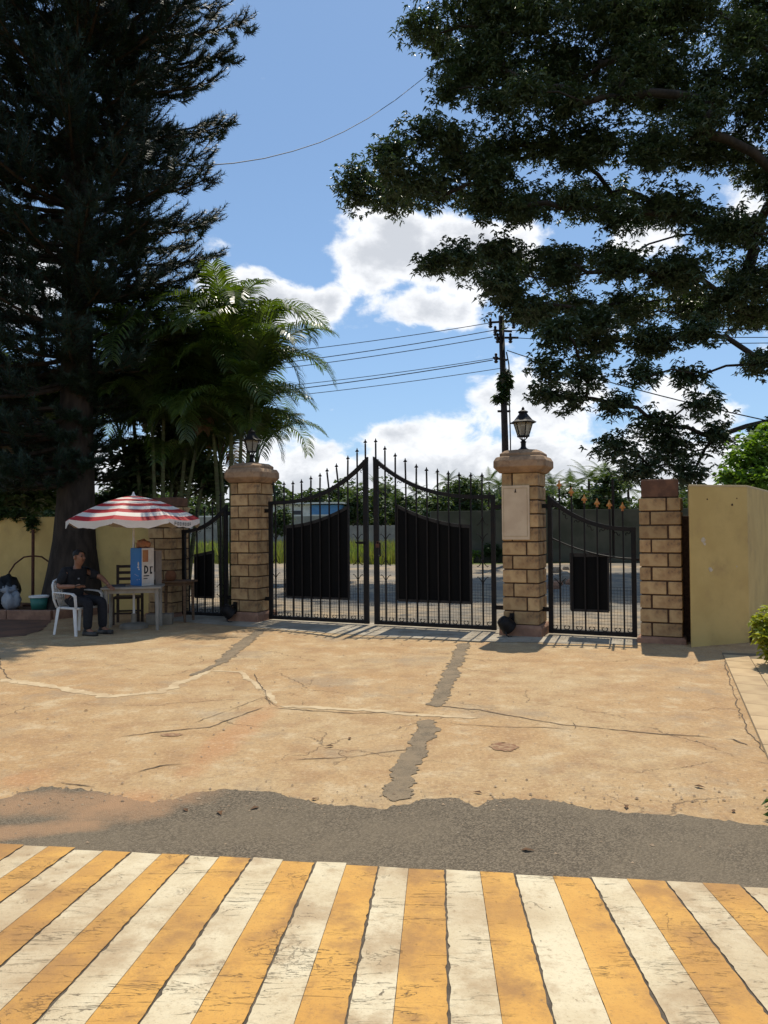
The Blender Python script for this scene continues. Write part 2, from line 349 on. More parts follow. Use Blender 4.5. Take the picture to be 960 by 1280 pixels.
def conc(t, v):
    big = t.noise(v, 0.5, 4, .6); mid = t.noise(v, 2.6, 7, .72); m2 = t.noise(v, 7.5, 7, .75); fine = t.noise(v, 38, 5, .75); gr = t.noise(v, 130, 3, .7)
    c = t.mix(t.ramp(big, .35, .65), (0.47, 0.325, 0.17), (0.44, 0.27, 0.125))
    c = t.mix(t.m('MULTIPLY', t.ramp(mid, .49, .63), .75), c, (0.36, 0.215, 0.105))
    c = t.mix(t.m('MULTIPLY', t.ramp(mid, .48, .34), .8), c, (0.55, 0.415, 0.25))
    c = t.mix(t.m('MULTIPLY', t.ramp(m2, .52, .64), .45), c, (0.31, 0.21, 0.12))
    c = t.mix(t.m('MULTIPLY', t.ramp(m2, .46, .34), .4), c, (0.58, 0.44, 0.275))
    c = t.mix(t.m('MULTIPLY', t.ramp(t.noise(v, .9, 6, .7), .52, .66), .6), c, (0.31, 0.235, 0.155))
    for p, q, wd in (((345, 875), (215, 985), .17), ((215, 985), (60, 1040), .25), ((0, 985), (70, 960), .2)):
        c = t.mix(t.m('MULTIPLY', streak(t, v, G(*p), G(*q), wd), .5), c, (0.47, 0.225, 0.10))
    c = t.mix(t.m('MULTIPLY', t.ramp(fine, .50, .66), .5), c, (0.22, 0.15, 0.09))
    c = t.mix(t.m('MULTIPLY', t.ramp(fine, .46, .34), .4), c, (0.66, 0.52, 0.34))
    c = t.mix(t.m('MULTIPLY', t.ramp(gr, .54, .68), .6), c, (0.17, 0.12, 0.075))
    ck = cracks(t, v, .55, .0035, .46, .58)
    c = t.mix(t.m('MULTIPLY', ck, .7), c, (0.12, 0.085, 0.055))
    h = t.m('ADD', t.m('MULTIPLY', m2, .8), t.m('ADD', t.m('MULTIPLY', fine, .6), t.m('SUBTRACT', t.m('MULTIPLY', gr, .25), t.m('MULTIPLY', ck, .6))))
    return c, h, 0.8
def asph(t, v):
    vo = t.n('ShaderNodeTexVoronoi', {'Vector': v, 'Scale': 150.0}); g1 = t.n('ShaderNodeSeparateColor', {0: vo.outputs['Color']}).outputs[0]
    fine = t.noise(v, 120, 4, .7); big = t.noise(v, 1.0, 5, .6)
    c = t.mix(t.ramp(g1, .2, .95), (0.095, 0.074, 0.050), (0.235, 0.185, 0.125))
    c = t.mix(t.m('MULTIPLY', t.ramp(big, .40, .66), .6), c, (0.205, 0.16, 0.105))
    c = t.mix(t.ramp(t.noise(v, 55, 2, .5), .72, .78), c, (0.34, 0.28, 0.21))
    for p, q, wd in (((290, 975), (60, 1040), .24), ((180, 1000), (-60, 1010), .22), ((150, 1030), (-100, 1050), .12)):
        c = t.mix(t.m('MULTIPLY', streak(t, v, G(*p), G(*q), wd), .72), c, (0.40, 0.235, 0.125))
    h = t.m('ADD', t.m('MULTIPLY', vo.outputs['Distance'], -1.0), t.m('MULTIPLY', fine, .5))
    return c, h, 0.6
def thresh(t, v):
    mid = t.noise(v, 3, 7, .7); fine = t.noise(v, 40, 5, .7)
    c = t.mix(t.ramp(mid, .4, .62), (0.40, 0.345, 0.265), (0.285, 0.235, 0.17))
    c = t.mix(t.m('MULTIPLY', t.ramp(fine, .55, .7), .5), c, (0.17, 0.14, 0.1))
    return c, t.m('ADD', mid, t.m('MULTIPLY', fine, .3)), .5
def roadm(t, v):
    big = t.noise(v, .35, 6, .65); mid = t.noise(v, 2.5, 6, .7); fine = t.noise(v, 30, 5, .7)
    c = t.mix(t.ramp(big, .42, .6), (0.19, 0.165, 0.13), (0.36, 0.27, 0.17))
    c = t.mix(t.ramp(mid, .45, .65), c, (0.13, 0.118, 0.098))
    c = t.mix(t.m('MULTIPLY', t.ramp(fine, .5, .72), .7), c, (0.12, 0.105, 0.085))
    return c, t.m('ADD', mid, t.m('MULTIPLY', fine, .8)), 1.0
def terr(t, v):
    big = t.noise(v, .12, 6, .6); mid = t.noise(v, 1.5, 6, .7)
    c = t.mix(t.ramp(big, .4, .62), (0.12, 0.15, 0.035), (0.20, 0.16, 0.075)); c = t.mix(t.m('MULTIPLY', t.ramp(mid, .45, .7), .6), c, (0.07, 0.10, 0.02))
    return c, mid, 1.0
concrete_m = ground_mat('worn_concrete', conc); asphalt_m = ground_mat('asphalt', asph, .85); thresh_m = ground_mat('threshold_concrete', thresh)
road_m = ground_mat('dusty_road', roadm)
def patchf(t, v):
    c, h, s_ = asph(t, v); k = t.noise(v, 4.0, 6, .7)
    return t.mix(t.ramp(k, .38, .62, .25, .85), c, (0.29, 0.215, 0.135)), h, s_
patch_m = ground_mat('dusty_asphalt_patch', patchf)
road_m = road_m; terrain_m = ground_mat('terrain', terr)
def paintm(a, b, brown):
    def f(t, v):
        mid = t.noise(v, 3.0, 6, .65); fine = t.noise(v, 60, 5, .7)
        c = t.mix(t.ramp(mid, .35, .65), a, b)
        c = t.mix(t.m('MULTIPLY', t.ramp(t.noise(v, 2.3, 6, .7), .48, .66), .85), c, brown)
        c = t.mix(t.m('MULTIPLY', t.ramp(t.noise(v, 5.5, 7, .75), .56, .68), .55), c, brown)
        c = t.mix(t.m('MULTIPLY', t.ramp(t.noise(t.vmul(v, (1, 1, 1)), 9, 6, .7), .60, .75), .45), c, brown)
        ri = t.noise(t.vmul(v, (1.0, 6.0, 1)), 2.6, 6, .6, .6)
        ln = t.ramp(t.m('ABSOLUTE', t.m('SUBTRACT', ri, .5)), .0, .010, 1.0, .0)
        ln = t.m('MULTIPLY', ln, t.ramp(t.noise(v, 2.6, 3), .50, .60))
        ri2 = t.noise(v, 11.0, 4, .6, .4); ln2 = t.m('MULTIPLY', t.ramp(t.m('ABSOLUTE', t.m('SUBTRACT', ri2, .5)), .0, .018, 1.0, .0), t.ramp(t.noise(v, 3.7, 3), .56, .64))
        chip = t.ramp(t.noise(v, 26, 5, .65), .69, .73)
        dk = t.m('MAXIMUM', t.m('MAXIMUM', ln, t.m('MULTIPLY', ln2, .7)), chip)
        c = t.mix(t.m('MULTIPLY', dk, .9), c, (0.10, 0.075, 0.05))
        c = t.mix(t.m('MULTIPLY', t.ramp(fine, .52, .70), .42), c, brown)
        c = t.mix(t.m('MULTIPLY', t.ramp(t.noise(v, .95, 5, .6), .46, .64), .6), c, brown)
        c = t.mix(t.m('MULTIPLY', t.ramp(t.noise(v, 17, 6, .7), .62, .70), .6), c, (.20, .125, .07))
        c = t.mix(t.m('MULTIPLY', t.ramp(t.noise(v, 130, 3, .7), .58, .7), .35), c, (.12, .09, .06))
        return c, t.m('SUBTRACT', t.m('ADD', t.m('MULTIPLY', fine, .5), mid), dk), .6
    return f
yellow_paint = ground_mat('yellow_road_paint', paintm((0.63, 0.345, 0.085), (0.55, 0.285, 0.07), (0.33, 0.175, 0.065)), .75)
white_paint = ground_mat('white_road_paint', paintm((0.67, 0.575, 0.395), (0.58, 0.475, 0.305), (0.40, 0.285, 0.165)), .75)

# the gate line
TH = R(24.0)
O = G(465, 782); U = np.array([math.cos(TH), -math.sin(TH), 0.0]); N = np.array([-math.sin(TH), -math.cos(TH), 0.0])
def gp(s, off=0.0, z=0.0): p = O + U * s + N * off; return np.array([p[0], p[1], z])
RZ = -TH                                     # local x along U, local -y towards the yard

b = MB(); S_ = 1600
b.add([(-S_, -S_, -.03), (S_, -S_, -.03), (S_, S_, -.03), (-S_, S_, -.03)], [(0, 1, 2, 3)])
tag(b.build('ground', terrain_m), kind='structure')
far_edge = [(-60, 37), (-20, 33), (-4, 30.5), (2, 28.6), (8, 29.5), (30, 24), (60, 14)]
sheet = [tuple(p) for p in jitter(far_edge, 1.0, .25, 3)] + [tuple(gp(40, -.2)[:2]), tuple(gp(-50, -.2)[:2])]
tag(sheet_poly('road', sheet, -.012, road_m), kind='structure')
yard = [gp(-14, -.3)[:2], gp(7.0, -.3)[:2], (9.0, 6.5), (9, -6), (-14, -6)]
yard_o = tag(sheet_poly('yard_pavement', yard, 0.0, concrete_m), kind='structure')
th_pts = jitter([gp(-3.6, .62), gp(-1.9, .8), gp(0, .98), gp(2.0, .95), gp(3.9, .5)], .15, .012, 5) + [gp(3.9, -.28)[:2], gp(-3.6, -.28)[:2]]
tag(sheet_poly('gate_threshold', th_pts, .004, thresh_m), kind='structure')
# asphalt strip with its ragged edge against the concrete
edge_px = [(-260, 985), (-60, 992), (0, 1000), (50, 985), (100, 986), (150, 996), (190, 1004), (240, 992), (280, 987), (345, 992), (400, 1005), (445, 1008), (480, 1012), (530, 1000), (570, 1000), (592, 1008), (620, 998), (680, 1000), (730, 1010), (780, 1017), (855, 1020), (930, 1030), (960, 1034), (1100, 1050), (1300, 1075)]
ep = jitter([G(*p) for p in edge_px], .05, .011, 8)
ep = sorted(ep, key=lambda p: p[0]); rr = random.Random(77)
ep2 = []
for p, q in zip(ep[:-1], ep[1:]):                       # finer raggedness on top
    for k in range(3): ep2.append((p[0] + (q[0] - p[0]) * k / 3, p[1] + (q[1] - p[1]) * k / 3 + rr.gauss(0, .008)))
ep2 = [(-9, ep2[0][1])] + ep2 + [(9, ep2[-1][1] - .4)]; n_ = len(ep2); b = MB()
b.add([(x, y, .004) for x, y in ep2] + [(x, -6.0, .004) for x, y in ep2], [(i + n_, i + 1 + n_, i + 1, i) for i in range(n_ - 1)])
asphalt_o = tag(b.build('asphalt_strip', asphalt_m), kind='structure')
# channels cut in the concrete and filled with asphalt, open cracks, pale mortar seams
def px(*ps): return [G(*p) for p in ps]
ribbon('asphalt_patch', px((580, 804), (572, 826), (556, 858), (547, 884)), .15, .004, patch_m, yard_o, 21)
ribbon('asphalt_patch', px((536, 900), (524, 930), (508, 965), (494, 1002)), .15, .0045, patch_m, yard_o, 22)
ribbon('asphalt_patch', px((327, 787), (300, 808), (274, 830)), .17, .004, patch_m, yard_o, 23)
ribbon('asphalt_patch', px((278, 826), (262, 836), (238, 845)), .08, .0045, patch_m, yard_o, 24)
crack_m = mat('crack_dark', (0.09, 0.065, 0.042), (0.19, 0.13, 0.08), 9, 0.95)
seam_m = mat('mortar_seam', (0.55, 0.42, 0.255), (0.45, 0.325, 0.19), 6, 0.95, 0.4, 50)
hole_m = mat('broken_concrete', (0.22, 0.11, 0.06), (0.36, 0.235, 0.13), 22, 0.95, 0.8, 40)
for i, (ps, wd) in enumerate([
    (px((545, 882), (600, 888), (700, 906), (760, 912), (830, 918), (890, 922)), .022), (px((340, 885), (440, 892), (530, 890)), .02),
    (px((330, 884), (262, 909), (200, 915), (150, 921)), .02), (px((560, 905), (640, 909), (716, 911)), .012), (px((365, 950), (440, 946), (520, 936)), .014),
    (px((905, 826), (912, 850), (922, 880), (935, 915), (962, 950)), .014), (px((905, 924), (918, 924), (934, 932)), .035),
    (px((0, 822), (4, 840), (16, 850)), .018), (px((120, 985), (70, 978)), .012), (px((715, 903), (717, 912)), .016), (px((240, 905), (330, 872), (346, 884)), .01),
    (px((172, 966), (200, 958), (228, 955)), .02), (px((560, 830), (590, 838), (650, 842)), .008), (px((318, 842), (330, 866), (338, 882)), .014)]):
    ribbon('crack', ps, wd * .62, .0035 + .0001 * i, crack_m, yard_o, 40 + i, .03, .008, .7)
for i, (ps, wd) in enumerate([(px((0, 849), (60, 858), (138, 871), (200, 865), (240, 848), (262, 838)), .11), (px((262, 838), (300, 840), (330, 862), (345, 880)), .06), (px((350, 883), (420, 886), (530, 894), (600, 897)), .075)]):
    ribbon('mortar_seam', ps, wd, .0024 + .0003 * i, seam_m, yard_o, 60 + i, .03, .010, .6)
for i, (cx, cy, rx, ry) in enumerate([(630, 934, .10, .05), (214, 919, .09, .02)]):
    c0 = G(cx, cy); rr = random.Random(i)
    sheet_poly('broken_patch', [(c0[0] + math.cos(k / 30 * 2 * math.pi) * rx * rr.uniform(.78, 1.12), c0[1] + math.sin(k / 30 * 2 * math.pi) * ry * 2 * rr.uniform(.78, 1.12)) for k in range(30)], .0041, hole_m, yard_o if cy < 1000 else asphalt_o).location.z = 0.0 if cy < 1000 else .003
# loose grit and pebbles swept over the yard
gv = []; gf = []
for i in range(1500):
    x = rng.uniform(-4.5, 4.0); y = rng.uniform(3.3, 10.5); r_ = abs(rng.normal(0, .003)) + .002
    if rng.random() < .25: x, y = G(rng.uniform(0, 960), 1000 + rng.normal(0, 10))[:2]
    o_ = len(gv); a = rng.uniform(0, 6.3)
    for k in range(4): gv.append((x + r_ * 1.3 * math.cos(a + k * 1.57), y + r_ * math.sin(a + k * 1.57), .004 + r_ * .2))
    gv.append((x, y, .004 + r_ * 1.1))
    gf += [(o_ + k, o_ + (k + 1) % 4, o_ + 4) for k in range(4)]
tag(big_mesh('grit', gv, gf, mat('grit', (0.20, 0.14, 0.09), (0.38, 0.28, 0.18), 30, .95)), 'fine loose grit and pebbles scattered over the yard', 'grit', kind='stuff')
# a few dry leaves
lf = MB(); lf.add([(-.035, 0, .002), (-.01, .016, .01), (.035, 0, .004), (-.01, -.016, .012)], [(0, 1, 2), (0, 2, 3)])
lme = lf.mesh('dry_leaf', mat('dry_leaf', (0.16, 0.08, 0.035), (0.09, 0.05, 0.025), 9, .8))
for i, (qx, qy) in enumerate([(108, 889), (437, 924), (412, 934), (275, 1018), (394, 1000), (232, 1014), (318, 1012), (875, 985), (917, 1015), (597, 992), (783, 1010), (660, 1065)]):
    o = link_mesh('dry_leaf', lme, None); o.location = (*G(qx, qy)[:2], .005); o.rotation_euler = (0, 0, i * 1.7); o.scale = (.7 + .1 * (i % 4),) * 3
    tag(o, 'small dry brown leaf lying on the open yard', 'leaf', 'dry leaves lying on the yard')

# bare red soil under the tree
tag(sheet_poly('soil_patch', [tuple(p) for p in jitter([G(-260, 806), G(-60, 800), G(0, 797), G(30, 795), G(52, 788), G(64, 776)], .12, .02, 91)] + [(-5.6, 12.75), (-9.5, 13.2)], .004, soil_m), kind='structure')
# ------------------------------------------------------------------ painted speed hump
E0 = G(0, 1058); E1 = G(960, 1112); ed = (E1 - E0); ed /= np.linalg.norm(ed)
vd = -np.array([66 / F, 1.0, 0]); vd /= np.linalg.norm(vd)
def hz(bb): return .082 * bb if bb < 1.45 else (.119 if bb < 3.6 else max(0, .119 - .082 * (bb - 3.6)))
prof = [0, .1, .3, .6, 1.0, 1.3, 1.45, 1.6, 3.5, 3.65, 5.05]
hb = MB()
A0, A1 = -4.0, 6.0
vs = []
for bb in prof:
    for aa in (A0, A1): p = E0 + ed * aa + vd * bb; vs.append((p[0], p[1], hz(bb) + .006))
hb.add(vs, [(2 * i, 2 * i + 1, 2 * i + 3, 2 * i + 2)[::-1] for i in range(len(prof) - 1)])
hump = tag(hb.build('speed_hump', mat('hump_asphalt', (0.075, 0.06, 0.045), (0.12, 0.095, 0.07), 14, .95, .5, 80)), kind='structure')
bnd = [30, 60, 95, 132, 167, 205, 240, 277, 317, 356, 397, 435, 475, 512, 557, 600, 643, 690, 738, 783, 832, 878, 926, 975]
def edge_y(x): return np.interp(x, [0, 240, 480, 720, 960], [1058, 1068.5, 1080, 1096, 1112])
ba = []
for x in bnd:
    p = G(x, edge_y(x)); ba.append(float(np.dot(p - E0, ed)))
pitch = (ba[-1] - ba[0]) / (len(ba) - 1)
ba = [ba[0] - pitch * k for k in range(14, 0, -1)] + ba + [ba[-1] + pitch * k for k in range(1, 16)]
groove = 14
for i in range(len(ba) - 1):
    rr = random.Random(500 + i)
    white = ((i - 14) % 2 == 0)
    bs_ = [0.0] + [.025 * k for k in range(1, 66)] + [2.2, 2.9, 3.6]
    gl = .0006 if (i % 2) else .0022; grr = .0022 if (i % 2) else .0006     # every second joint has opened into a groove
    L = []; Q = []; wl = wr = 0.0
    e0 = rr.uniform(-.012, .012)
    for k, bb in enumerate(bs_):
        wl = wl * .35 + rr.gauss(0, .0019); wr = wr * .35 + rr.gauss(0, .0019)
        b2 = bb + (e0 + rr.uniform(-.006, .006) if k == 0 else 0)
        pl = E0 + ed * (ba[i] + gl + abs(wl) * (1.5 if gl > .001 else .3)) + vd * (b2 + rr.uniform(-.004, .004) * (k == 0)); pr = E0 + ed * (ba[i + 1] - grr - abs(wr) * (1.5 if grr > .001 else .3)) + vd * (b2 + rr.uniform(-.004, .004) * (k == 0))
        z = max(hz(max(b2, 0)), 0) + .010
        L.append((pl[0], pl[1], z)); Q.append((pr[0], pr[1], z))
    n = len(bs_); sb = MB(); sb.add(L + Q, [(k, k + 1, n + k + 1, n + k) for k in range(n - 1)])
    sb.build('stripe', white_paint if white else yellow_paint, hump)

# paved slope at the right-hand side, its slabs laid singly
e_a = np.array(G(908, 830)[:2]); e_b = np.array(G(962, 955)[:2]); dv = (e_a - e_b); Lp = np.linalg.norm(dv); dv /= Lp; nv = np.array([dv[1], -dv[0]])
slope = tag(sheet_poly('paved_slope', [e_b - dv * 3, e_a + dv * .75, e_a + dv * .85 + nv * 1.10, e_b + nv * 1.10 - dv * 3], .0045, mat('joint_sand', (0.15, 0.11, 0.07), (0.2, 0.15, 0.09), 20, .95)), kind='structure')
pm = {}
for r_ in range(-7, 11):
    for c_ in range(4):
        aw, bw = .42, .27
        t0 = r_ * aw + (aw / 2 if c_ % 2 else 0); n0 = .004 + c_ * bw
        cc = e_b + dv * (t0 + aw / 2) + nv * (n0 + bw / 2)
        if t0 + aw > Lp + .72 + c_ * .05 : continue
        m_ = MB(); m_.box((0, 0, 0), (aw - .008, bw - .008, .016))
        if 'p' not in pm: pm['p'] = m_.mesh('paving_slab', paver_m)
        o = link_mesh('paving_slab', pm['p'], None, slope); o.location = (cc[0], cc[1], .0015 + .0010 * math.sin(r_ * 7 + c_ * 3)); o.rotation_euler = (0, 0, math.atan2(dv[1], dv[0]))

bed_a = e_b + nv * 1.112 - dv * 3; bed_b = e_a + nv * 1.112 + dv * .85
tag(sheet_poly('added_soil_bed', [bed_a, bed_b, bed_b + dv * 1.2 + nv * .2, (8.9, 11.5), (8.9, 2.5)], .012, soil_m), kind='structure')  # unseen dark soil added right of the paving to cut bounce on the wall
# ------------------------------------------------------------------ pillars
BLK = {}
def block_mesh(dx, dy, dz):
    k = (round(dx, 3), round(dy, 3), round(dz, 3))
    if k not in BLK:
        bm = bmesh.new(); bmesh.ops.create_cube(bm, size=1.0)
        bmesh.ops.scale(bm, vec=(dx, dy, dz), verts=bm.verts)
        bmesh.ops.bevel(bm, geom=list(bm.edges), offset=.006, segments=1, affect='EDGES')
        me = bpy.data.meshes.new('block'); bm.to_mesh(me); bm.free(); me.materials.append(block_m); BLK[k] = me
    return BLK[k]
def pillar(s, label, courses, pitch, z0, plinth_h, W=.50, skip=None, off=0.0):
    t = thing('pillar', label, 'pillar', gp(s, off), RZ)
    jt = .019; h = pitch - jt; H = z0 + courses * pitch
    m = MB(); m.box((0, 0, (plinth_h + H - .01) / 2), (W - .035, W - .035, H - .01 - plinth_h)); m.build('mortar_core', mortar_m, t)
    m = MB(); m.loft([[(sx * w_, sy * w_, z) for sx, sy in ((-1, -1), (1, -1), (1, 1), (-1, 1))] for w_, z in ((W / 2 + .05, -.02), (W / 2 + .045, plinth_h * .75), (W / 2 + .02, plinth_h))])
    m.build('plinth', plinth_m, t, bevel=.008)
    rr = random.Random(int(s * 100))
    for c in range(courses):
        zc = z0 + c * pitch + jt * .5 + h / 2
        sx = .085 if c % 2 else -.105; sx2 = -sx * .9; sy = .07 if c % 2 else -.09; sx += rr.uniform(-.012, .012)
        ys = (-W / 2, sy, W / 2)
        for j in range(2):
            x_ = sx if j == 0 else sx2
            for a, b_ in ((-W / 2, x_ - jt / 2), (x_ + jt / 2, W / 2)):
                ya = ys[j] + (jt / 2 if j else 0); yb = ys[j + 1] - (0 if j else jt / 2)
                o = link_mesh('block', block_mesh(b_ - a, yb - ya, h), None, t)
                o.location = ((a + b_) / 2 + rr.uniform(-.003, .003), (ya + yb) / 2 + rr.uniform(-.003, .003), zc); o.rotation_euler = (0, 0, rr.uniform(-.006, .006))
    return t, H
def cap_loop(w_, z, ch):
    c = w_ - ch; return [(-c, -w_, z), (c, -w_, z), (w_, -c, z), (w_, c, z), (c, w_, z), (-c, w_, z), (-w_, c, z), (-w_, -c, z)]
def capital(t, H):
    m = MB(); m.loft([cap_loop(w_, H + z, ch) for w_, z, ch in ((.262, -.004, .03), (.29, .004, .05), (.365, .08, .10), (.365, .165, .105), (.335, .215, .09), (.32, .225, .085))])
    c = m.build('capital', cap_m, t, bevel=.006)
    m = MB(); m.loft([cap_loop(w_, H + z, ch) for w_, z, ch in ((.285, .222, .07), (.285, .27, .07), (.225, .315, .06), (.12, .33, .04))]); m.build('cap_slab', cap_m, c, bevel=.005)
def loose_block(s, z, label, off=.0, rz=.0, w_=(.44, .42, .23)):
    m = MB(); m.loft([[(x * w_[0] / 2 * k, y * w_[1] / 2 * k, q) for x, y in ((-1, -1), (1, -1), (1, 1), (-1, 1))] for k, q in ((.97, 0), (1, .02), (1, w_[2] - .02), (.985, w_[2]))])
    o = m.build('coping_block', redblock_m, None, bevel=.012); o.location = tuple(gp(s, off, z)); o.rotation_euler = (0, 0, RZ + rz)
    return tag(o, label, 'coping block')
pl, HL = pillar(-2.16, 'stone block gate pillar between the double gate and the wicket gate near the red striped parasol', 11, .190, .15, .15); capital(pl, HL)
pr, HR = pillar(2.37, 'stone block gate pillar carrying a blank cream plaque on its face', 11, .190, .15, .15); capital(pr, HR)
pw, HW = pillar(4.18, 'lower stone block pillar next to the plain yellow plastered wall', 10, .178, .08, .08)
pq, HQ = pillar(-3.87, 'lower stone block pillar behind the table under the striped parasol', 10, .182, .06, .06)
loose_block(4.17, HW - .003, 'reddish brown block sitting on the low pillar by the yellow wall', rz=.04, w_=(.45, .42, .235))
loose_block(-3.86, HQ - .003, 'reddish brown block sitting on the low pillar behind the parasol', rz=-.05, w_=(.45, .42, .16))
# cream plaque on the right pillar
pt = thing('plaque', 'blank cream stone plaque with a small dark emblem fixed to the gate pillar', 'plaque', gp(2.37, .25), RZ)
m = MB(); m.box((-.055, -.010, 1.69), (.385, .030, .745)); slab = m.build('slab', plaque_m, pt, bevel=.004)
m = MB()
for (cx, cz, dx, dz) in ((-.055, 2.025, .33, .006), (-.055, 1.365, .33, .006), (-.22, 1.695, .006, .66), (.108, 1.695, .006, .66)): m.box((cx, -.0265, cz), (dx, .005, dz))
m.build('border_line', mat('plaque_line', (0.44, 0.33, 0.2), (0.38, 0.28, 0.17), 20, .8), slab)
m = MB(); m.loft([[(x * .014 * k - .052, -.027 + yy, z * k2 + 1.965) for x, z in ((-1, 0), (1, 0), (.55, .02), (.25, .05), (-.25, .05), (-.55, .02))] for k, k2, yy in ((1, 1, 0), (1, 1, -.006))]); m.build('emblem', mat('emblem_brown', (0.05, 0.03, 0.02), (0.08, 0.05, 0.03), 20, .8), slab)

# ------------------------------------------------------------------ lanterns
def lantern(s, z, label, k=1.0, rot=0.2):
    t = thing('lantern', label, 'lantern', gp(s, 0, z), RZ, 'lanterns on the gate pillars'); n = 6
    m = MB(); m.lathe([(.075, -.006), (.075, .012), (.045, .03), (.035, .05), (.035, .10), (.045, .115), (.03, .125), (.022, .15)], 12); m.build('stem', iron_m, t)
    m = MB()
    for i in range(n):
        a = rot + i * 2 * math.pi / n; c, s_ = math.cos(a), math.sin(a)
        m.tube([(.02 * c, .02 * s_, .14), (.05 * c, .05 * s_, .165), (.075 * c, .075 * s_, .195)], .006, 5)
    m.build('cradle', iron_m, t)
    zb, zt, rb, rt = .195, .385, .075, .135
    for i in range(n):
        a = rot + i * 2 * math.pi / n; c, s_ = math.cos(a), math.sin(a)
        m = MB(); m.tube([(rb * c, rb * s_, zb), (rt * c, rt * s_, zt)], .008, 5); m.build('rib', iron_m, t)
        a2 = a + 2 * math.pi / n; c2, s2 = math.cos(a2), math.sin(a2); q = .985
        inn = [(rb * c * q, rb * s_ * q, zb + .003), (rb * c2 * q, rb * s2 * q, zb + .003), (rt * c2 * q, rt * s2 * q, zt - .003), (rt * c * q, rt * s_ * q, zt - .003)]
        m = MB(); m.add(inn + [(x * .96, y * .96, zz) for x, y, zz in inn], [(0, 1, 2, 3), (7, 6, 5, 4), (0, 4, 5, 1), (1, 5, 6, 2), (2, 6, 7, 3), (3, 7, 4, 0)]); m.build('pane', glass_m, t)
    m = MB(); m.lathe([(rb + .012, zb - .012), (rb + .014, zb + .006), (.0, zb + .007)][:2], n, rot=rot); m.build('base_ring', iron_m, t)
    m = MB(); m.lathe([(rt + .045, zt - .012), (rt + .05, zt), (rt - .005, zt + .03), (.085, zt + .085), (.06, zt + .115), (.058, zt + .13)], n, rot=rot); r_ = m.build('roof', iron_m, t)
    m = MB(); m.lathe([(.055, zt + .128), (.07, zt + .135), (.07, zt + .148), (.035, zt + .165), (.02, zt + .175), (.022, zt + .19), (.006, zt + .215)], 10); m.build('finial', iron_m, r_)
    m = MB(); m.lathe([(.018, zb), (.018, zb + .06), (.03, zb + .075), (.034, zb + .105), (.02, zb + .135), (.004, zb + .14)], 10); m.build('bulb', mat('bulb_white', (.7, .66, .55), (.6, .56, .48), 9, .4), t, True)
    t.scale = (k,) * 3; return t
lantern(-2.16, HL + .328, 'black six sided lantern on the pillar in front of the palms', .98)
lantern(2.37, HR + .328, 'black six sided lantern on the pillar with the cream plaque', 1.02, .0)

def spotlight(s, label, side):
    t = thing('spotlight', label, 'spotlight', gp(s, .31), RZ, 'spotlights at the feet of the gate pillars')
    m = MB(); m.box((.03, .035, .20), (.06, .03, .22)); m.build('bracket', iron_m, t)
    Mx = Matrix.Translation((-.02, -.085, .165)) @ Matrix.Rotation(R(-35), 4, 'Y') @ Matrix.Rotation(R(35), 4, 'X')
    m = MB(); m.lathe([(.03, .12), (.075, .10), (.10, .03), (.105, -.05), (.112, -.06), (.112, -.075), (.095, -.075)], 14, M=Mx); m.build('housing', iron_m, t, True)
    m = MB(); m.tube([(.03, .03, .27), (.02, -.03, .26), (-.01, -.07, .24)], .014, 6); m.build('arm', iron_m, t)
    m = MB(); m.tube([(-.02, -.13, .09), (0, -.15, .03), (.03, -.13, .005), (.06, -.09, .005)], .009, 5); m.build('cable', cable_m, t)
    return t
spotlight(2.22, 'black spotlight at the foot of the pillar with the cream plaque', 1)
spotlight(-2.34, 'black spotlight at the foot of the pillar in front of the palms', 1)

# ------------------------------------------------------------------ gates
def vscroll():
    m = MB()
    for sx in (-1, 1):
        m.tube([(0, 0, 0), (sx * .018, 0, .035), (sx * .045, 0, .075), (sx * .075, 0, .10), (sx * .085, 0, .085)], .006, 4)
    m.lathe([(.011, -.02), (.018, 0), (.011, .02)], 6); return m.mesh('scroll', iron_m)
def uscroll():
    m = MB()
    for sx in (-1, 1): m.tube([(0, 0, 0), (sx * .02, 0, .004), (sx * .036, 0, .022), (sx * .034, 0, .045), (sx * .018, 0, .05), (sx * .016, 0, .036)], .006, 4)
    return m.mesh('scroll', iron_m)
def sscroll():
    m = MB(); m.tube([(-.045, 0, .03), (-.05, 0, .005), (-.03, 0, -.01), (-.015, 0, .005), (.0, 0, .0), (.015, 0, -.03), (.035, 0, -.035), (.045, 0, -.018)], .006, 4)
    return m.mesh('scroll', iron_m)
def tip_mesh(mm):
    m = MB(); m.lathe([(.010, -.005), (.016, 0), (.010, .012), (.022, .035), (.024, .04), (.012, .055), (.004, .082)], 4); m.box((0, 0, .03), (.058, .012, .014)); return m.mesh('spear_tip', mm)
VS, US, SS = vscroll(), uscroll(), sscroll(); TIP, GTIP = tip_mesh(iron_m), tip_mesh(gold_m)
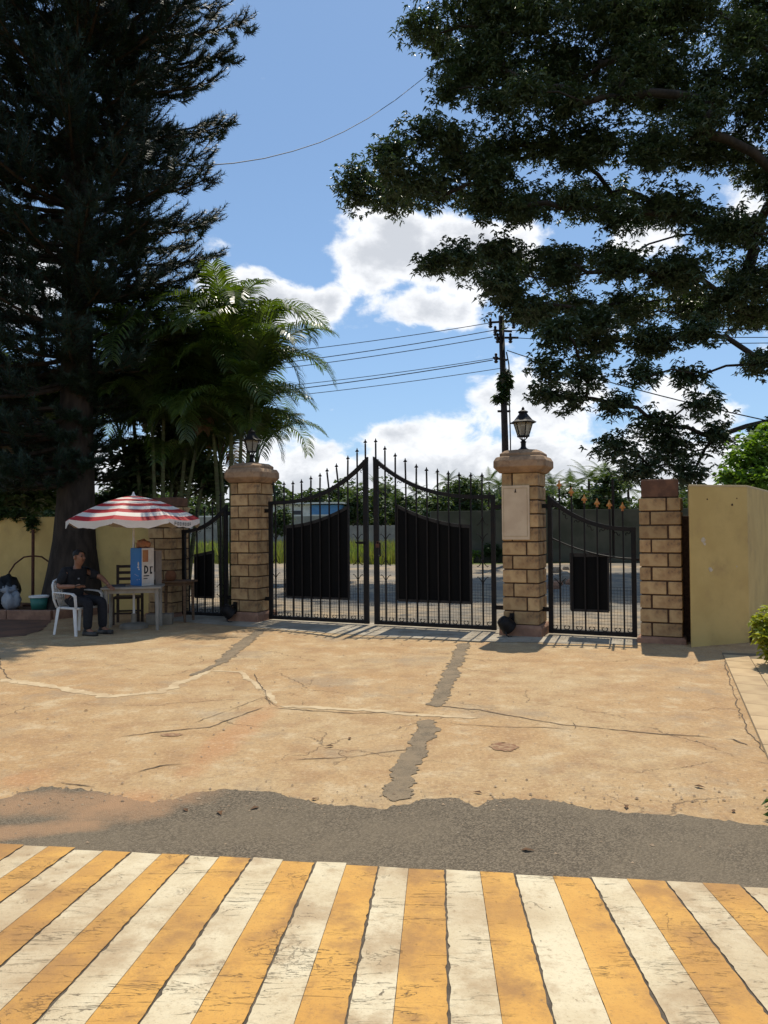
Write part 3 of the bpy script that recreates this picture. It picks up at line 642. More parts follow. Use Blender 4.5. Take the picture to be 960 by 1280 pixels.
def gate_leaf(name, label, s0, W, top, bars, sheet, hinge, stile=(.06, .06), gold=False, tipup=.27, group=None, vbars=(), vh=(), low=None, tilt=None, hw=.06, sheet_frame=True):
    """top(x) gives the height of the top rail; bars are x positions; sheet = (x0, x1, z0, top curve)"""
    t = thing(name, label, 'gate', gp(s0), RZ, group); rr = random.Random(int(s0 * 77))
    zb = .055
    xs = np.linspace(0, W, 25)
    for i, (x, w_) in enumerate(((stile[0] / 2, stile[0]), (W - stile[1] / 2, stile[1]))):
        m = MB(); m.box((x, 0, (zb - .03 + top(x) + .02) / 2), (w_, .05, top(x) + .02 - zb + .03)); m.build('stile', iron_m, t)
    m = MB(); vs = []
    for x in xs:
        sl = (top(min(x + .01, W)) - top(max(x - .01, 0))) / .02; hh = .028 * math.sqrt(1 + sl * sl)
        vs.append([(x, -.03, top(x) - hh), (x, .03, top(x) - hh), (x, .03, top(x) + hh), (x, -.03, top(x) + hh)])
    m.loft(vs); m.build('top_rail', iron_m, t)
    m = MB(); m.box((W / 2, 0, zb), (W, .056, .055)); m.build('bottom_rail', iron_m, t)
    if low is not None:
        m = MB(); m.tube([(x, -.012, low(x)) for x in xs[1:-1]], .012, 5); m.build('middle_rail', iron_m, t)
    bx = list(bars)
    for i, x in enumerate(bx):
        zt = top(x) + tipup + rr.uniform(-.012, .012); dx = (tilt or {}).get(i, 0) + rr.uniform(-.006, .006)
        m = MB(); m.tube([(x, 0, zb), (x, 0, top(x)), (x + dx, 0, zt)], .0145, 4, sq=True); b_ = m.build('bar', iron_m, t)
        o = link_mesh('spear_tip', GTIP if gold else TIP, None, b_); o.location = (x + dx, 0, zt - .003)
        if gold: o.scale = (1.25, 1.25, 1.4)
    edges = [0] + bx + [W]
    for i in range(len(edges) - 1):
        xm = (edges[i] + edges[i + 1]) / 2
        o = link_mesh('scroll', US, None, t); o.location = (xm, 0, zb + .03)
        if edges[i + 1] - edges[i] > .09:
            sl = math.atan2(top(xm + .02) - top(xm - .02), .04); o = link_mesh('scroll', SS, None, t); o.location = (xm, 0, top(xm) - .055 / max(.5, math.cos(sl))); o.rotation_euler = (0, -sl, 0); o.scale = (1, 1, 1 if i % 2 else -1)
    for x in vbars:
        for k, h in enumerate(vh):
            if h > top(x) - .12: continue
            o = link_mesh('scroll', VS, None, t); o.location = (x, -.002, h)
            if k % 2: o.scale = (1, 1, -1)
    # black sheet screwed on behind the bars
    x0, x1, z0, zt = sheet; q = np.linspace(x0, x1, 12); m = MB()
    m.loft([[(x, .020, z0), (x, .024, z0), (x, .024, zt(x)), (x, .020, zt(x))] for x in q]); sh = m.build('sheet_panel', sheet_m, t)
    if sheet_frame:
        m = MB(); m.loft([[(x, .012, zt(x) - .05), (x, .032, zt(x) - .05), (x, .032, zt(x)), (x, .012, zt(x))] for x in q])
        for x in (x0, x1): m.box((x, .021, (z0 + zt(x)) / 2), (.022, .024, zt(x) - z0))
        m.box(((x0 + x1) / 2, .021, z0), (x1 - x0, .022, .035)); m.build('sheet_frame', mat('sheet_edge', (.022, .018, .015), (.014, .012, .011), 20, .6), sh)
    # welded wire netting over the lower part
    m = MB(); hN = .62
    for x in np.arange(.07, W - .05, .042): m.box((x, .034, zb + hN / 2), (.0028, .0028, hN))
    for z in np.arange(zb + .03, zb + hN, .042): m.box((W / 2, .034, z), (W - .06, .0028, .0028))
    w_ = m.build('wire_netting', iron_m, t); w_['kind'] = 'stuff'
    for z in (.35, min(top(0 if hinge == 0 else W), 1.9) - .12):
        m = MB(); m.box((-hw / 2 + .005 if hinge == 0 else W + hw / 2 - .005, 0, z), (hw + .03, .03, .06)); m.build('hinge', iron_m, t)
    return t
WL = 1.78; s0 = -1.83
topL = lambda x: 1.905 + .645 * max(0, x / WL) ** 2.7
gl = gate_leaf('gate_leaf', 'black iron gate leaf next to the pillar in front of the palms', s0, WL, topL, np.linspace(.12, WL - .18, 10),
    (.31, 1.435, .39, lambda x: 1.545 + .30 * max(0, (x - .31) / 1.125) ** 1.8), 0, (.06, .075), group='leaves of the double gate', vbars=(.12, WL - .18), vh=(.68, 1.02, 1.30, 1.62, 1.95), tilt={0: -.035, 6: -.03, 7: -.035}, hw=.08)
WR_ = 1.90; s1 = .05
topR = lambda x: 1.925 + .625 * max(0, 1 - x / WR_) ** 2.7
gr = gate_leaf('gate_leaf', 'black iron gate leaf next to the pillar with the cream plaque', s1, WR_, topR, np.linspace(.19, WR_ - .19, 10),
    (.38, 1.52, .40, lambda x: 1.53 + .31 * max(0, 1 - (x - .38) / 1.14) ** 1.8), 1, (.075, .06), group='leaves of the double gate', vbars=(.19, WR_ - .19), vh=(.68, 1.02, 1.30, 1.62, 1.95), hw=.17)
for g_, x, zz in ((gl, WL - .0375, 2.55), (gr, .0375, 2.55)):
    m = MB(); m.tube([(x, 0, zz - .02), (x, 0, zz + .23)], .0145, 4, sq=True); b_ = m.build('bar', iron_m, g_); o = link_mesh('spear_tip', TIP, None, b_); o.location = (x, 0, zz + .227)
m = MB(); m.tube([(WL - .05, -.03, 1.27), (WL - .13, -.035, 1.27), (WL - .17, -.035, 1.255), (WL - .20, -.035, 1.275)], .013, 6); m.box((WL - .1, -.03, 1.265), (.09, .02, .04)); m.build('latch', iron_m, gl)
m = MB(); m.tube([(.085, -.02, 1.27), (.115, -.04, 1.27), (.115, -.04, 1.06), (.085, -.02, 1.06)], .013, 6); m.build('handle', iron_m, gr)
m = MB(); m.box((.075, -.035, 1.22), (.06, .03, .06)); m.tube([(.055, -.035, 1.25), (.058, -.035, 1.285), (.092, -.035, 1.285), (.095, -.035, 1.25)], .006, 6); m.build('padlock', rust_m, gr)
WW = 1.16
topW = lambda x: 1.45 + .45 * max(0, 1 - x / WW) ** 2.3
wr = gate_leaf('wicket_gate', 'black iron wicket gate with gold painted spear tips beside the low pillar', 2.70, WW, topW, np.linspace(.16, WW - .16, 6), (.30, .80, .35, lambda x: 1.13), 0, gold=True, tipup=.25, vbars=(.16,), vh=(.68,), low=lambda x: 1.06 + .30 * max(0, 1 - x / WW) ** 2, hw=.10)
m = MB(); m.tube([(.87, .03, 1.1), (.87, .03, 2.12)], .018, 6); m.build('bar', iron_m, wr)
m = MB(); m.box((WW + .02, -.005, 1.05), (.09, .03, .035)); m.build('bolt', iron_m, wr)
WV = .93
topV = lambda x: 1.45 + .42 * max(0, x / WV) ** 2.2
gate_leaf('wicket_gate', 'black iron wicket gate partly hidden by the red striped parasol', -3.58, WV, topV, np.linspace(.14, WV - .14, 5), (.24, .63, .33, lambda x: 1.06 + .07 * (x - .24) / .39), 1, vbars=(.14, WV - .14), vh=(.30, .62, .95), hw=.25)

# ------------------------------------------------------------------ walls
def wall_prism(name, pts, h, m_, label, cat='wall', z0=-.02, cop=None):
    t = thing(name, label, cat, (0, 0, 0)); m = MB()
    m.loft([[(p[0], p[1], z) for p in pts] for z in (z0, h)]); m.build('wall_body', m_, t, bevel=.012)
    if cop:
        c = np.mean([p[:2] for p in pts], axis=0); m = MB()
        m.loft([[(c[0] + (p[0] - c[0]) * (1 + cop[0]), c[1] + (p[1] - c[1]) * (1 + cop[0]), z) for p in pts] for z in (h - .006, h + cop[1])]); m.build('coping', cop[2], t, bevel=.004)
    return t
A = G(864, 809)[:2]; B = G(937, 803)[:2]
yw = wall_prism('plaster_wall', [A, B, B + (1.36, 2.08), B + (1.0, 2.2), A + (.30, .78)], 1.985, yellowwall_m, 'plain yellow plastered wall end with chipped spots beside the low pillar', cop=(.004, .02, mat('pale_coping', (0.58, 0.45, 0.25), (0.5, 0.38, 0.2), 6, .85)))
fd = (B - A) / np.linalg.norm(B - A); fn = np.array([fd[1], -fd[0]])
for i, (qx, qy, r_, mm) in enumerate([(879, 675, .036, whiteplaster_m), (881, 680, .022, whiteplaster_m), (888, 712, .034, whiteplaster_m), (921, 708, .012, whiteplaster_m), (884, 624, .011, mortar_m), (915, 631, .017, mortar_m), (921, 623, .009, mortar_m)]):
    d = ray(qx, qy); tt = ((A - _C[:2]) @ fn) / (d[:2] @ fn); p = _C + d * tt; rr = random.Random(i); m = MB()
    ring = [(p[0] + fd[0] * math.cos(k * .5236) * r_ * rr.uniform(.6, 1.15), p[1] + fd[1] * math.cos(k * .5236) * r_ * rr.uniform(.6, 1.15), p[2] + math.sin(k * .5236) * r_ * rr.uniform(.7, 1.2)) for k in range(12)]
    m.loft([[(x + fn[0] * o_, y + fn[1] * o_, z) for x, y, z in ring] for o_ in (-.004, .0025)]); m.build('chip', mm, yw)
wall_prism('boundary_wall', [gp(-4.14, .06), gp(-4.14, -.14), gp(-15, -.14), gp(-15, .06)], 1.74, yellowwall_m, 'long yellow boundary wall behind the seated person and tree trunk')
wall_prism('boundary_wall', [gp(4.42, -.02), gp(4.42, -.2), gp(4.74, -.2), gp(4.74, -.02)], 1.62, mortar_m, 'dark rough wall seen in the gap beside the low pillar')
# ledge under the foot of the yellow wall
m = MB(); c_ = (B + (.38, .33)); m.loft([[(B[0] + x, B[1] + y, z) for x, y in ((.03, -.04), (.9, -.45), (2.1, 1.2), (1.1, 1.72))] for z in (-.01, .16)]); o = m.build('planting_ledge', greycon_m, None, bevel=.015); tag(o, 'low concrete ledge along the darker side of the yellow wall', 'ledge')
# ------------------------------------------------------------------ parasol
def parasol(cx, cy):
    t = thing('parasol', 'red and white striped garden parasol shading the table by the wicket gate', 'parasol', (cx, cy, 0), R(2))
    Rm, zr, zt = 1.0, 1.655, 2.015; n = 8
    prof = lambda r: zr + (zt - zr) * (1 - (r / Rm) ** 1.55)
    for i in range(n):
        a0 = -math.pi / 2 + i * 2 * math.pi / n; a1 = a0 + 2 * math.pi / n; m = MB(); nb = 10; na = 8
        def pt(r, f, extra=0.0):
            a = a0 + (a1 - a0) * f; ch = math.cos(math.pi / n) / math.cos((f - .5) * 2 * math.pi / n)
            ch = .55 * ch + .45; sag = -.030 * math.sin(math.pi * f) * (r / Rm) ** 2
            return (r * ch * math.cos(a), r * ch * math.sin(a), prof(r) + sag + extra)
        rings = [.02] + [k / 20 for k in range(1, 21)]
        vs = [[pt(r * Rm, f / na) for f in range(na + 1)] for r in rings]
        for k in range(len(rings) - 1):
            band = int((rings[k] + rings[k + 1]) / 2 * 10); m.cur = 1 if band % 2 else 0
            m.add(vs[k] + vs[k + 1], [(f, na + 1 + f, na + 2 + f, f + 1) for f in range(na)])
        m.build('canopy_panel', [cream_m, red_m], t, True)
        m = MB()
        top = [pt(Rm, f / na) for f in range(na + 1)]
        bot = [(x * 1.004, y * 1.004, z - (.055 + .05 * math.sin(math.pi * f / na) ** .6) + .012 * math.sin(f * 2.1 + i)) for f, (x, y, z) in enumerate(top)]
        m.add(top + bot, [(f, na + 1 + f, na + 2 + f, f + 1) for f in range(na)]); v_ = m.build('valance', cream_m, t, True)
        if i in (1,):
            m = MB()
            for q in range(7):
                f = .16 + q * .075; a = a0 + (a1 - a0) * f; p = pt(Rm, f); rr_ = math.hypot(p[0], p[1]) * 1.006 + .004
                for (du, dz, w_, h_) in ((-.012, 0, .006, .05), (.012, 0, .006, .05 if q % 2 else .02), (0, .02, .024, .007), (0, -.02 * (q % 3 > 0), .024, .007)):
                    c = Vector((rr_ * math.cos(a), rr_ * math.sin(a), p[2] - .055 + dz)); M = Matrix.Translation(c) @ Matrix.Rotation(a + math.pi / 2, 4, 'Z'); m.box((du, 0, 0), (w_, .002, h_), M)
            m.build('print', darkprint_m, v_)
        m = MB(); m.tube([(r * math.cos(a0), r * math.sin(a0), prof(r) - .012) for r in (.03, .3, .55, .8, .995)], .005, 5); rb = m.build('rib', white_plastic_m, t)
        m = MB(); m.tube([(.02 * math.cos(a0), .02 * math.sin(a0), 1.62), (.5 * math.cos(a0), .5 * math.sin(a0), prof(.5) - .016)], .004, 5); m.build('strut', white_plastic_m, rb)
    m = MB(); m.tube([(0, 0, .0), (0, 0, 2.02)], .017, 10); m.build('pole', white_plastic_m, t)
    m = MB(); m.lathe([(.03, 2.0), (.034, 2.02), (.02, 2.04), (.012, 2.07), (.003, 2.075)], 10); m.build('finial', white_plastic_m, t)
    m = MB(); m.lathe([(.21, -.005), (.21, .045), (.17, .07), (.04, .085), (.035, .22)], 18); m.build('base', greycon_m, t, bevel=.004)
    m = MB(); m.lathe([(.026, 1.58), (.03, 1.60), (.03, 1.64), (.024, 1.66)], 10); m.build('runner', white_plastic_m, t)
UX, UY = -3.83, 11.62
parasol(UX, UY)

# ------------------------------------------------------------------ monobloc chair and the person on it
CX, CY = -4.46, 11.07
def chair():
    t = thing('plastic_chair', 'white moulded plastic armchair that the person in black sits on', 'chair', (CX, CY, 0), RZ)
    m = MB(); m.loft([[(x * k, y * k, z) for x, y in ((-.20, -.19), (-.10, -.20), (.10, -.215), (.20, -.22), (.225, -.19), (.225, .19), (.20, .22), (.10, .215), (-.10, .20), (-.20, .19))] for k, z in ((.97, .365), (1, .375), (1, .39), (.96, .397))]); m.build('seat', white_plastic_m, t, bevel=.004)
    for sx, sy in ((1, -1), (1, 1), (-1, -1), (-1, 1)):
        top = (.19 if sx > 0 else -.19, sy * (.225 if sx > 0 else .20)); bot = (top[0] + sx * .045, top[1] + sy * .03)
        loops = []
        for k in range(5):
            f = k / 4; w_ = .055 - .02 * f; x = top[0] + (bot[0] - top[0]) * f; y = top[1] + (bot[1] - top[1]) * f; z = .40 * (1 - f)
            loops.append([(x - sx * w_, y, z), (x, y - sy * w_ * .1, z), (x + sx * .005, y - sy * .012, z), (x + sx * .005, y + sy * .006, z), (x - sx * w_, y + sy * .006, z)])
        if sx * sy < 0: loops = [l[::-1] for l in loops]
        m = MB(); m.loft(loops); m.build('leg', white_plastic_m, t)
    # backrest: arched rim with splayed slats and openings between
    def bk(u, v):       # u -1..1 across, v 0..1 up
        a = u * 1.12; return (-.20 - .055 * v - .09 * (math.cos(a) - .55) * .9, .235 * math.sin(a) / math.sin(1.12) * (1 + .06 * v), .40 + .385 * v)
    def strip(m, pts, w_, d=.014):
        m.tube(pts, [w_] * len(pts), 6)
    m = MB(); arch = [bk(-1, .30), bk(-1, .62), bk(-.93, .82), bk(-.7, .94), bk(-.35, .99), bk(0, 1.0), bk(.35, .99), bk(.7, .94), bk(.93, .82), bk(1, .62), bk(1, .30)]
    strip(m, arch, .019); b_ = m.build('backrest_rim', white_plastic_m, t, True)
    for k in range(9):
        u = -.8 + .2 * k; m = MB(); strip(m, [bk(u * .55, .0), bk(u * .75, .35), bk(u * .95, .7), bk(u, .97 - .16 * abs(u) ** 3)], .0125); m.build('slat', white_plastic_m, b_, True)
    for v in (.30, .64): m = MB(); strip(m, [bk(u, v) for u in np.linspace(-.98, .98, 9)], .013); m.build('cross_band', white_plastic_m, b_, True)
    for sy in (-1, 1):
        m = MB(); e = bk(sy, .62); loops = []
        for p, w_ in (((e[0], e[1], .605), .02), ((-.10, sy * .262, .61), .026), ((.05, sy * .268, .605), .03), ((.16, sy * .262, .595), .03), ((.205, sy * .255, .56), .026), ((.205, sy * .245, .47), .024), ((.20, sy * .235, .39), .026)):
            loops.append([(p[0], p[1] - w_, p[2] - .008), (p[0], p[1] + w_, p[2] - .008), (p[0] + .004, p[1] + w_, p[2] + .008), (p[0] + .004, p[1] - w_, p[2] + .008)])
        m.loft(loops); m.build('armrest', white_plastic_m, t, bevel=.004)
        m = MB(); strip(m, [(e[0], e[1], .61), (-.22, sy * .235, .5), (-.195, sy * .21, .39)], .018); m.build('back_post', white_plastic_m, t, True)
chair()

def skin_mesh(name, chains, m_, parent, sub=2, root=0):
    """chains: lists of (key, (x,y,z), radius); equal keys are one joint"""
    idx = {}; vs = []; rad = []; ed_ = []
    for ch in chains:
        prev = None
        for key, p, r_ in ch:
            if key not in idx: idx[key] = len(vs); vs.append(p); rad.append(r_)
            if prev is not None and (prev, idx[key]) not in ed_: ed_.append((prev, idx[key]))
            prev = idx[key]
    me = bpy.data.meshes.new(name); me.from_pydata(vs, ed_, []); me.materials.append(m_)
    o = bpy.data.objects.new(name, me); col.objects.link(o); o.parent = parent
    sk = o.modifiers.new('skin', 'SKIN'); sk.use_smooth_shade = True
    if not me.skin_vertices: return o
    for i, r_ in enumerate(rad):
        sv = me.skin_vertices[0].data[i]; sv.radius = r_ if isinstance(r_, tuple) else (r_, r_); sv.use_root = (i == root)
    ss = o.modifiers.new('sub', 'SUBSURF'); ss.levels = sub; ss.render_levels = sub
    return o
def person():
    t = thing('person', 'person in black short sleeved shirt and trousers seated at the table', 'person', (CX, CY, 0), RZ)
    pel, spi, che, nk, hd = (-.07, 0, .47), (-.09, 0, .64), (-.05, 0, .84), (-.005, 0, .985), (.03, 0, 1.06)
    shR, elR, wrR = (-.06, -.185, .895), (-.10, -.27, .69), (.20, -.235, .705)
    shL, elL, wrL = (-.04, .185, .895), (.20, .25, .80), (.42, .17, .70)
    hipR, knR, anR = (-.03, -.10, .47), (.33, -.13, .475), (.31, -.13, .09)
    hipL, knL, anL = (-.03, .10, .47), (.35, .11, .475), (.36, .11, .09)
    body = [[('pel', pel, (.13, .10)), ('spi', spi, (.125, .095)), ('che', che, (.115, .085)), ('nk0', (-.02, 0, .935), .055), ('nk', nk, .05), ('hd0', (.02, 0, 1.03), (.066, .07)), ('hd1', (.03, 0, 1.10), (.074, .088)), ('hd2', (.022, 0, 1.165), (.066, .078)), ('hd3', (.018, 0, 1.20), (.035, .04))]]
    for sh, el, wr, k in ((shR, elR, wrR, 'R'), (shL, elL, wrL, 'L')):
        body.append([('che', che, .1), ('sh' + k, sh, .042), ('el' + k, el, .04), ('mid' + k, tuple((np.array(el) * .6 + np.array(wr) * .4)), .037), ('wr' + k, wr, .024)])
    for hp, kn, an, k in ((hipR, knR, anR, 'R'), (hipL, knL, anL, 'L')):
        body.append([('pel', pel, .1), ('hp' + k, hp, .085), ('kn' + k, kn, .06), ('calf' + k, tuple((np.array(kn) * .65 + np.array(an) * .35) + (-.015, 0, 0)), .055), ('an' + k, an, .036), ('ft' + k, (an[0] + .12, an[1], .035), (.035, .025))])
    bo = skin_mesh('body', body, skin_m, t)
    # hands: palm, four fingers, thumb, curled round the phone / resting on the table
    for wr, el, sgn, k in ((wrR, elR, 1, 'R'), (wrL, elL, -1, 'L')):
        f = np.array(wr) - np.array(el); f /= np.linalg.norm(f); up = np.array((0, 0, 1.0)); sd_ = np.cross(f, up); sd_ /= np.linalg.norm(sd_); up = np.cross(sd_, f)
        w0 = np.array(wr); pm_ = w0 + f * .055
        ch = [[('w', tuple(w0), (.022, .026)), ('p', tuple(pm_), (.017, .034)), ('p2', tuple(pm_ + f * .025), (.013, .036))]]
        for j, (off, ln) in enumerate(((-.027, .062), (-.009, .072), (.009, .067), (.026, .052))):
            b0 = pm_ + f * .025 + sd_ * off; b1 = b0 + f * ln * .45 + up * .012; b2 = b1 + f * ln * .32 - up * .012; b3 = b2 + f * ln * .18 - up * .022
            ch.append([('p2', tuple(pm_ + f * .03), .013), ('f%d0' % j, tuple(b0 + f * .012), .0095), ('f%d1' % j, tuple(b1), .0088), ('f%d2' % j, tuple(b2), .0082), ('f%d3' % j, tuple(b3), .007)])
        th0 = w0 + f * .03 + sd_ * (-.03 * sgn); ch.append([('p', tuple(pm_), .017), ('t0', tuple(th0 + f * .015 + sd_ * (-.012 * sgn)), .0115), ('t1', tuple(th0 + f * .045 + sd_ * (-.018 * sgn) + up * .012), .010), ('t2', tuple(th0 + f * .068 + sd_ * (-.006 * sgn) + up * .018), .0085)])
        skin_mesh('hand', ch, skin_m, t, 1)
    # face
    hc = np.array((.03, 0, 1.105))
    m = MB(); m.loft([[(hc[0] + x, y * w_, hc[2] + z) for y in (-1, 1)] + [(hc[0] + x - .03, y * w_ * 1.2, hc[2] + z) for y in (1, -1)] for x, z, w_ in ((.082, .02, .008), (.100, -.012, .013), (.098, -.026, .016), (.078, -.032, .012))]); m.build('nose', skin_m, t, True)
    m = MB(); m.box((hc[0] + .076, 0, hc[2] - .052), (.012, .042, .011)); m.build('mouth', mat('lips', (.17, .06, .045), (.15, .05, .04), 9, .5), t, bevel=.004)
    for sy in (-1, 1):
        m = MB(); m.lathe([(.003, -.011), (.009, -.007), (.0115, 0), (.009, .007), (.003, .011)], 8, (hc[0] + .070, sy * .031, hc[2] + .012)); m.build('eye', mat('eye_dark', (.03, .025, .02), (.05, .04, .035), 9, .2), t, True)
        m = MB(); m.box((hc[0] + .078, sy * .031, hc[2] + .034), (.01, .034, .007)); m.build('eyebrow', hair_m, t, bevel=.002)
        m = MB(); m.lathe([(.004, -.03), (.013, -.018), (.017, .006), (.014, .024), (.004, .032)], 8, (hc[0] - .012, sy * .079, hc[2] - .006)); m.build('ear', skin_m, t, True)
    # hair: a cap over the skull
    bm = bmesh.new(); bmesh.ops.create_icosphere(bm, subdivisions=3, radius=1.0)
    for v in bm.verts:
        p = v.co.copy(); rr_ = 1 + .05 * math.sin(p.x * 17 + p.y * 13) * math.sin(p.z * 15)
        v.co = Vector((hc[0] - .012 + p.x * .092 * rr_, p.y * .081 * rr_, hc[2] + .035 + p.z * .082 * rr_))
    bmesh.ops.delete(bm, geom=[v for v in bm.verts if v.co.z < hc[2] + .022 and v.co.x > hc[0] - .025 or v.co.z < hc[2] - .035 or (v.co.x > hc[0] + .058 and v.co.z < hc[2] + .062)], context='VERTS')
    me = bpy.data.meshes.new('hair'); bm.to_mesh(me); bm.free(); link_mesh('hair', me, hair_m, t, True)
    # clothes
    sh_ = [[('a', (-.065, 0, .46), (.165, .125)), ('b', spi, (.15, .12)), ('c', (-.055, 0, .80), (.18, .125)), ('d', (-.03, 0, .905), (.125, .095)), ('e', (-.012, 0, .95), .063)]]
    for s2, e2, k in ((shR, elR, 'R'), (shL, elL, 'L')):
        s3, e3 = np.array(s2), np.array(e2); sh_.append([('c', (-.055, 0, .80), .12), ('s' + k, tuple(s3), .088), ('m' + k, tuple(s3 * .5 + e3 * .5), .072), ('q' + k, tuple(s3 * .12 + e3 * .88), .056)])
    skin_mesh('shirt', sh_, shirt_m, t)
    tr_ = [[('a', (-.07, 0, .50), (.15, .12)), ('p', (-.06, 0, .46), (.15, .11))]]
    for hp, kn, an, k in ((hipR, knR, anR, 'R'), (hipL, knL, anL, 'L')):
        tr_.append([('p', (-.06, 0, .46), .11), ('h' + k, (hp[0] + .04, hp[1], hp[2] - .005), .097), ('t' + k, tuple(np.array(hp) * .35 + np.array(kn) * .65), .084), ('k' + k, kn, .076), ('c' + k, tuple(np.array(kn) * .55 + np.array(an) * .45), .070), ('a' + k, (an[0], an[1], .065), .062)])
    skin_mesh('trousers', tr_, trouser_m, t)
    for an in (anR, anL):
        m = MB(); m.loft([[(an[0] + x, an[1] + y * w_, z0) for x, y in ((-.07, -.7), (-.05, -.9), (.05, -1), (.13, -1), (.18, -.6), (.19, 0), (.18, .6), (.13, 1), (.05, 1), (-.05, .9), (-.07, .7))] for z0, w_ in ((.0, .042), (.02, .046), (.045, .043), (.062, .036))])
        m.lathe([(.045, .05), (.046, .085), (.04, .10)], 10, (an[0] - .015, an[1], 0)); m.build('shoe', shoe_m, t, bevel=.006)
    m = MB(); m.box((-.055 + .135, -.065, .80), (.006, .03, .02)); m.build('badge', bag_m, t)
    return t
person()
def loc_p(x, y, z): p = np.array((CX, CY, 0)) + U * x - N * y; return (p[0], p[1], z)
m = MB(); m.box((0, 0, 0), (.15, .072, .009)); o = m.build('mobile_phone', blackprint_m, None, bevel=.004); o.location = loc_p(.285, -.232, .722); o.rotation_euler = (0, R(-12), RZ)
tag(o, 'dark mobile phone held in the hand of the seated person', 'phone')

# ------------------------------------------------------------------ table and the things on and round it
def table(name, label, c, rz, L, W, H, mt, leg, th=.035, apron=.06):
    t = thing(name, label, 'table', c, rz); m = MB(); m.box((0, 0, H - th / 2), (L, W, th)); m.build('table_top', mt, t, bevel=.01)
    if apron: m = MB(); m.box((0, 0, H - th - apron / 2), (L - .12, W - .12, apron)); m.build('apron', mt, t)
    for sx in (-1, 1):
        for sy in (-1, 1):
            m = MB(); x, y = sx * (L / 2 - .07), sy * (W / 2 - .07); m.tube([(x, y, H - th), (x + sx * .01, y + sy * .01, -.003)], [leg, leg * .72], 8); m.build('leg', mt, t)
    return t
TC = np.array((-3.80, 11.52, 0)); TR = R(11)
table('plastic_table', 'grey plastic table under the parasol with the blue box on it', TC, TR, .86, .62, .65, grey_plastic_m, .034)
table('wooden_table', 'brown wooden table standing against the low pillar behind the blue box', (-3.42, 12.42, 0), -.25, .62, .40, .66, brownwood_m, .030, .03, .05)
def tl(x, y, z): c, s_ = math.cos(TR), math.sin(TR); return (TC[0] + x * c - y * s_, TC[1] + x * s_ + y * c, z)
# blue and white carton
bx = thing('carton', 'tall blue carton with a white printed side standing on the grey table', 'box', tl(.12, .06, .648), R(-36))
m = MB(); m.box((0, 0, .285), (.27, .22, .57)); body = m.build('box_body', paint_m, bx, bevel=.004)
m = MB(); m.box((.1365, 0, .285), (.003, .216, .564)); side = m.build('white_side', whitecard_m, body)
m = MB(); m.box((-.01, -.1115, .285), (.25, .003, .55)); m.build('blue_side', paint_m, body)
m = MB()                                                         # bold black lettering on the white side
for k in range(9):
    a = -math.pi / 2 + k * math.pi / 9; m.tube([(.139, -.055 + .05 * math.cos(a), .245 + .052 * math.sin(a)), (.139, -.055 + .05 * math.cos(a + .37), .245 + .052 * math.sin(a + .37))], .012, 4)
m.box((.139, -.058, .245), (.003, .022, .12)); m.box((.139, -.03, .15), (.003, .10, .016)); m.box((.139, -.045, .11), (.003, .07, .012)); m.box((.139, .045, .235), (.003, .02, .10)); m.box((.139, .06, .28), (.003, .05, .016)); m.box((.139, .055, .19), (.003, .04, .03)); m.build('lettering', blackprint_m, side)
m = MB(); m.box((.139, -.045, .45), (.003, .10, .18)); m.build('picture', orangeprint_m, side)
for (x, z, w_, h_) in ((.06, .33, .035, .07), (.055, .28, .05, .03), (.075, .25, .03, .025), (.02, .16, .012, .012), (.05, .15, .014, .01), (-.02, .17, .012, .012), (.08, .1, .014, .01), (.03, .09, .02, .01)):
    m = MB(); m.lathe([(.5, 0), (.5, .001)], 9, M=Matrix.Translation((x, -.1131, z)) @ Matrix.Rotation(math.pi / 2, 4, 'X') @ Matrix.Diagonal((w_, h_, 1, 1)))
    m.build('print', whitecard_m, body)
b2 = thing('carton', 'narrow pale carton with dark lettering behind the blue carton', 'box', tl(.30, .18, .648), R(-30))
m = MB(); m.box((0, 0, .26), (.15, .12, .52)); q_ = m.build('box_body', mat('pale_card', (.25, .21, .17), (.2, .16, .13), 6, .7), b2, bevel=.004)
m = MB(); m.box((.0, -.0612, .38), (.05, .003, .19)); m.box((.045, -.0612, .14), (.03, .003, .12)); m.build('print', whitecard_m, q_)
m = MB(); m.box((.0, -.0632, .38), (.018, .002, .15)); m.build('lettering', blackprint_m, q_)
# crumpled orange cloth on the carton
bm = bmesh.new(); bmesh.ops.create_icosphere(bm, subdivisions=3, radius=1.0)
for v in bm.verts:
    p = v.co; k = 1 + .22 * math.sin(p.x * 5 + 1) * math.sin(p.y * 6) + .14 * math.sin(p.z * 9 + p.x * 7)
    v.co = Vector((p.x * .11 * k, p.y * .09 * k, max(p.z * .07 * k, -.055)))
me = bpy.data.meshes.new('cloth_bundle'); bm.to_mesh(me); bm.free(); o = link_mesh('cloth_bundle', me, orangeprint_m, None, True); o.location = tl(.135, .06, .648 + .57 + .054)
tag(o, 'crumpled orange brown bundle lying on top of the blue carton', 'bundle')
# round clay pot on the wooden table
m = MB(); m.lathe([(.06, 0), (.085, .03), (.095, .08), (.08, .13), (.06, .15), (.07, .165), (.055, .165)], 16); o = m.build('clay_pot', clay_m, None, True); o.location = (-3.47, 12.34, .657); tag(o, 'small round clay pot on the brown wooden table', 'pot')
# papers on the table
m = MB(); m.box((0, 0, .012), (.22, .16, .024)); o = m.build('register_book', darkprint_m, None, bevel=.003); o.location = tl(-.22, -.06, .649); o.rotation_euler = (0, 0, .3); tag(o, 'thin dark register book lying on the grey table', 'book')
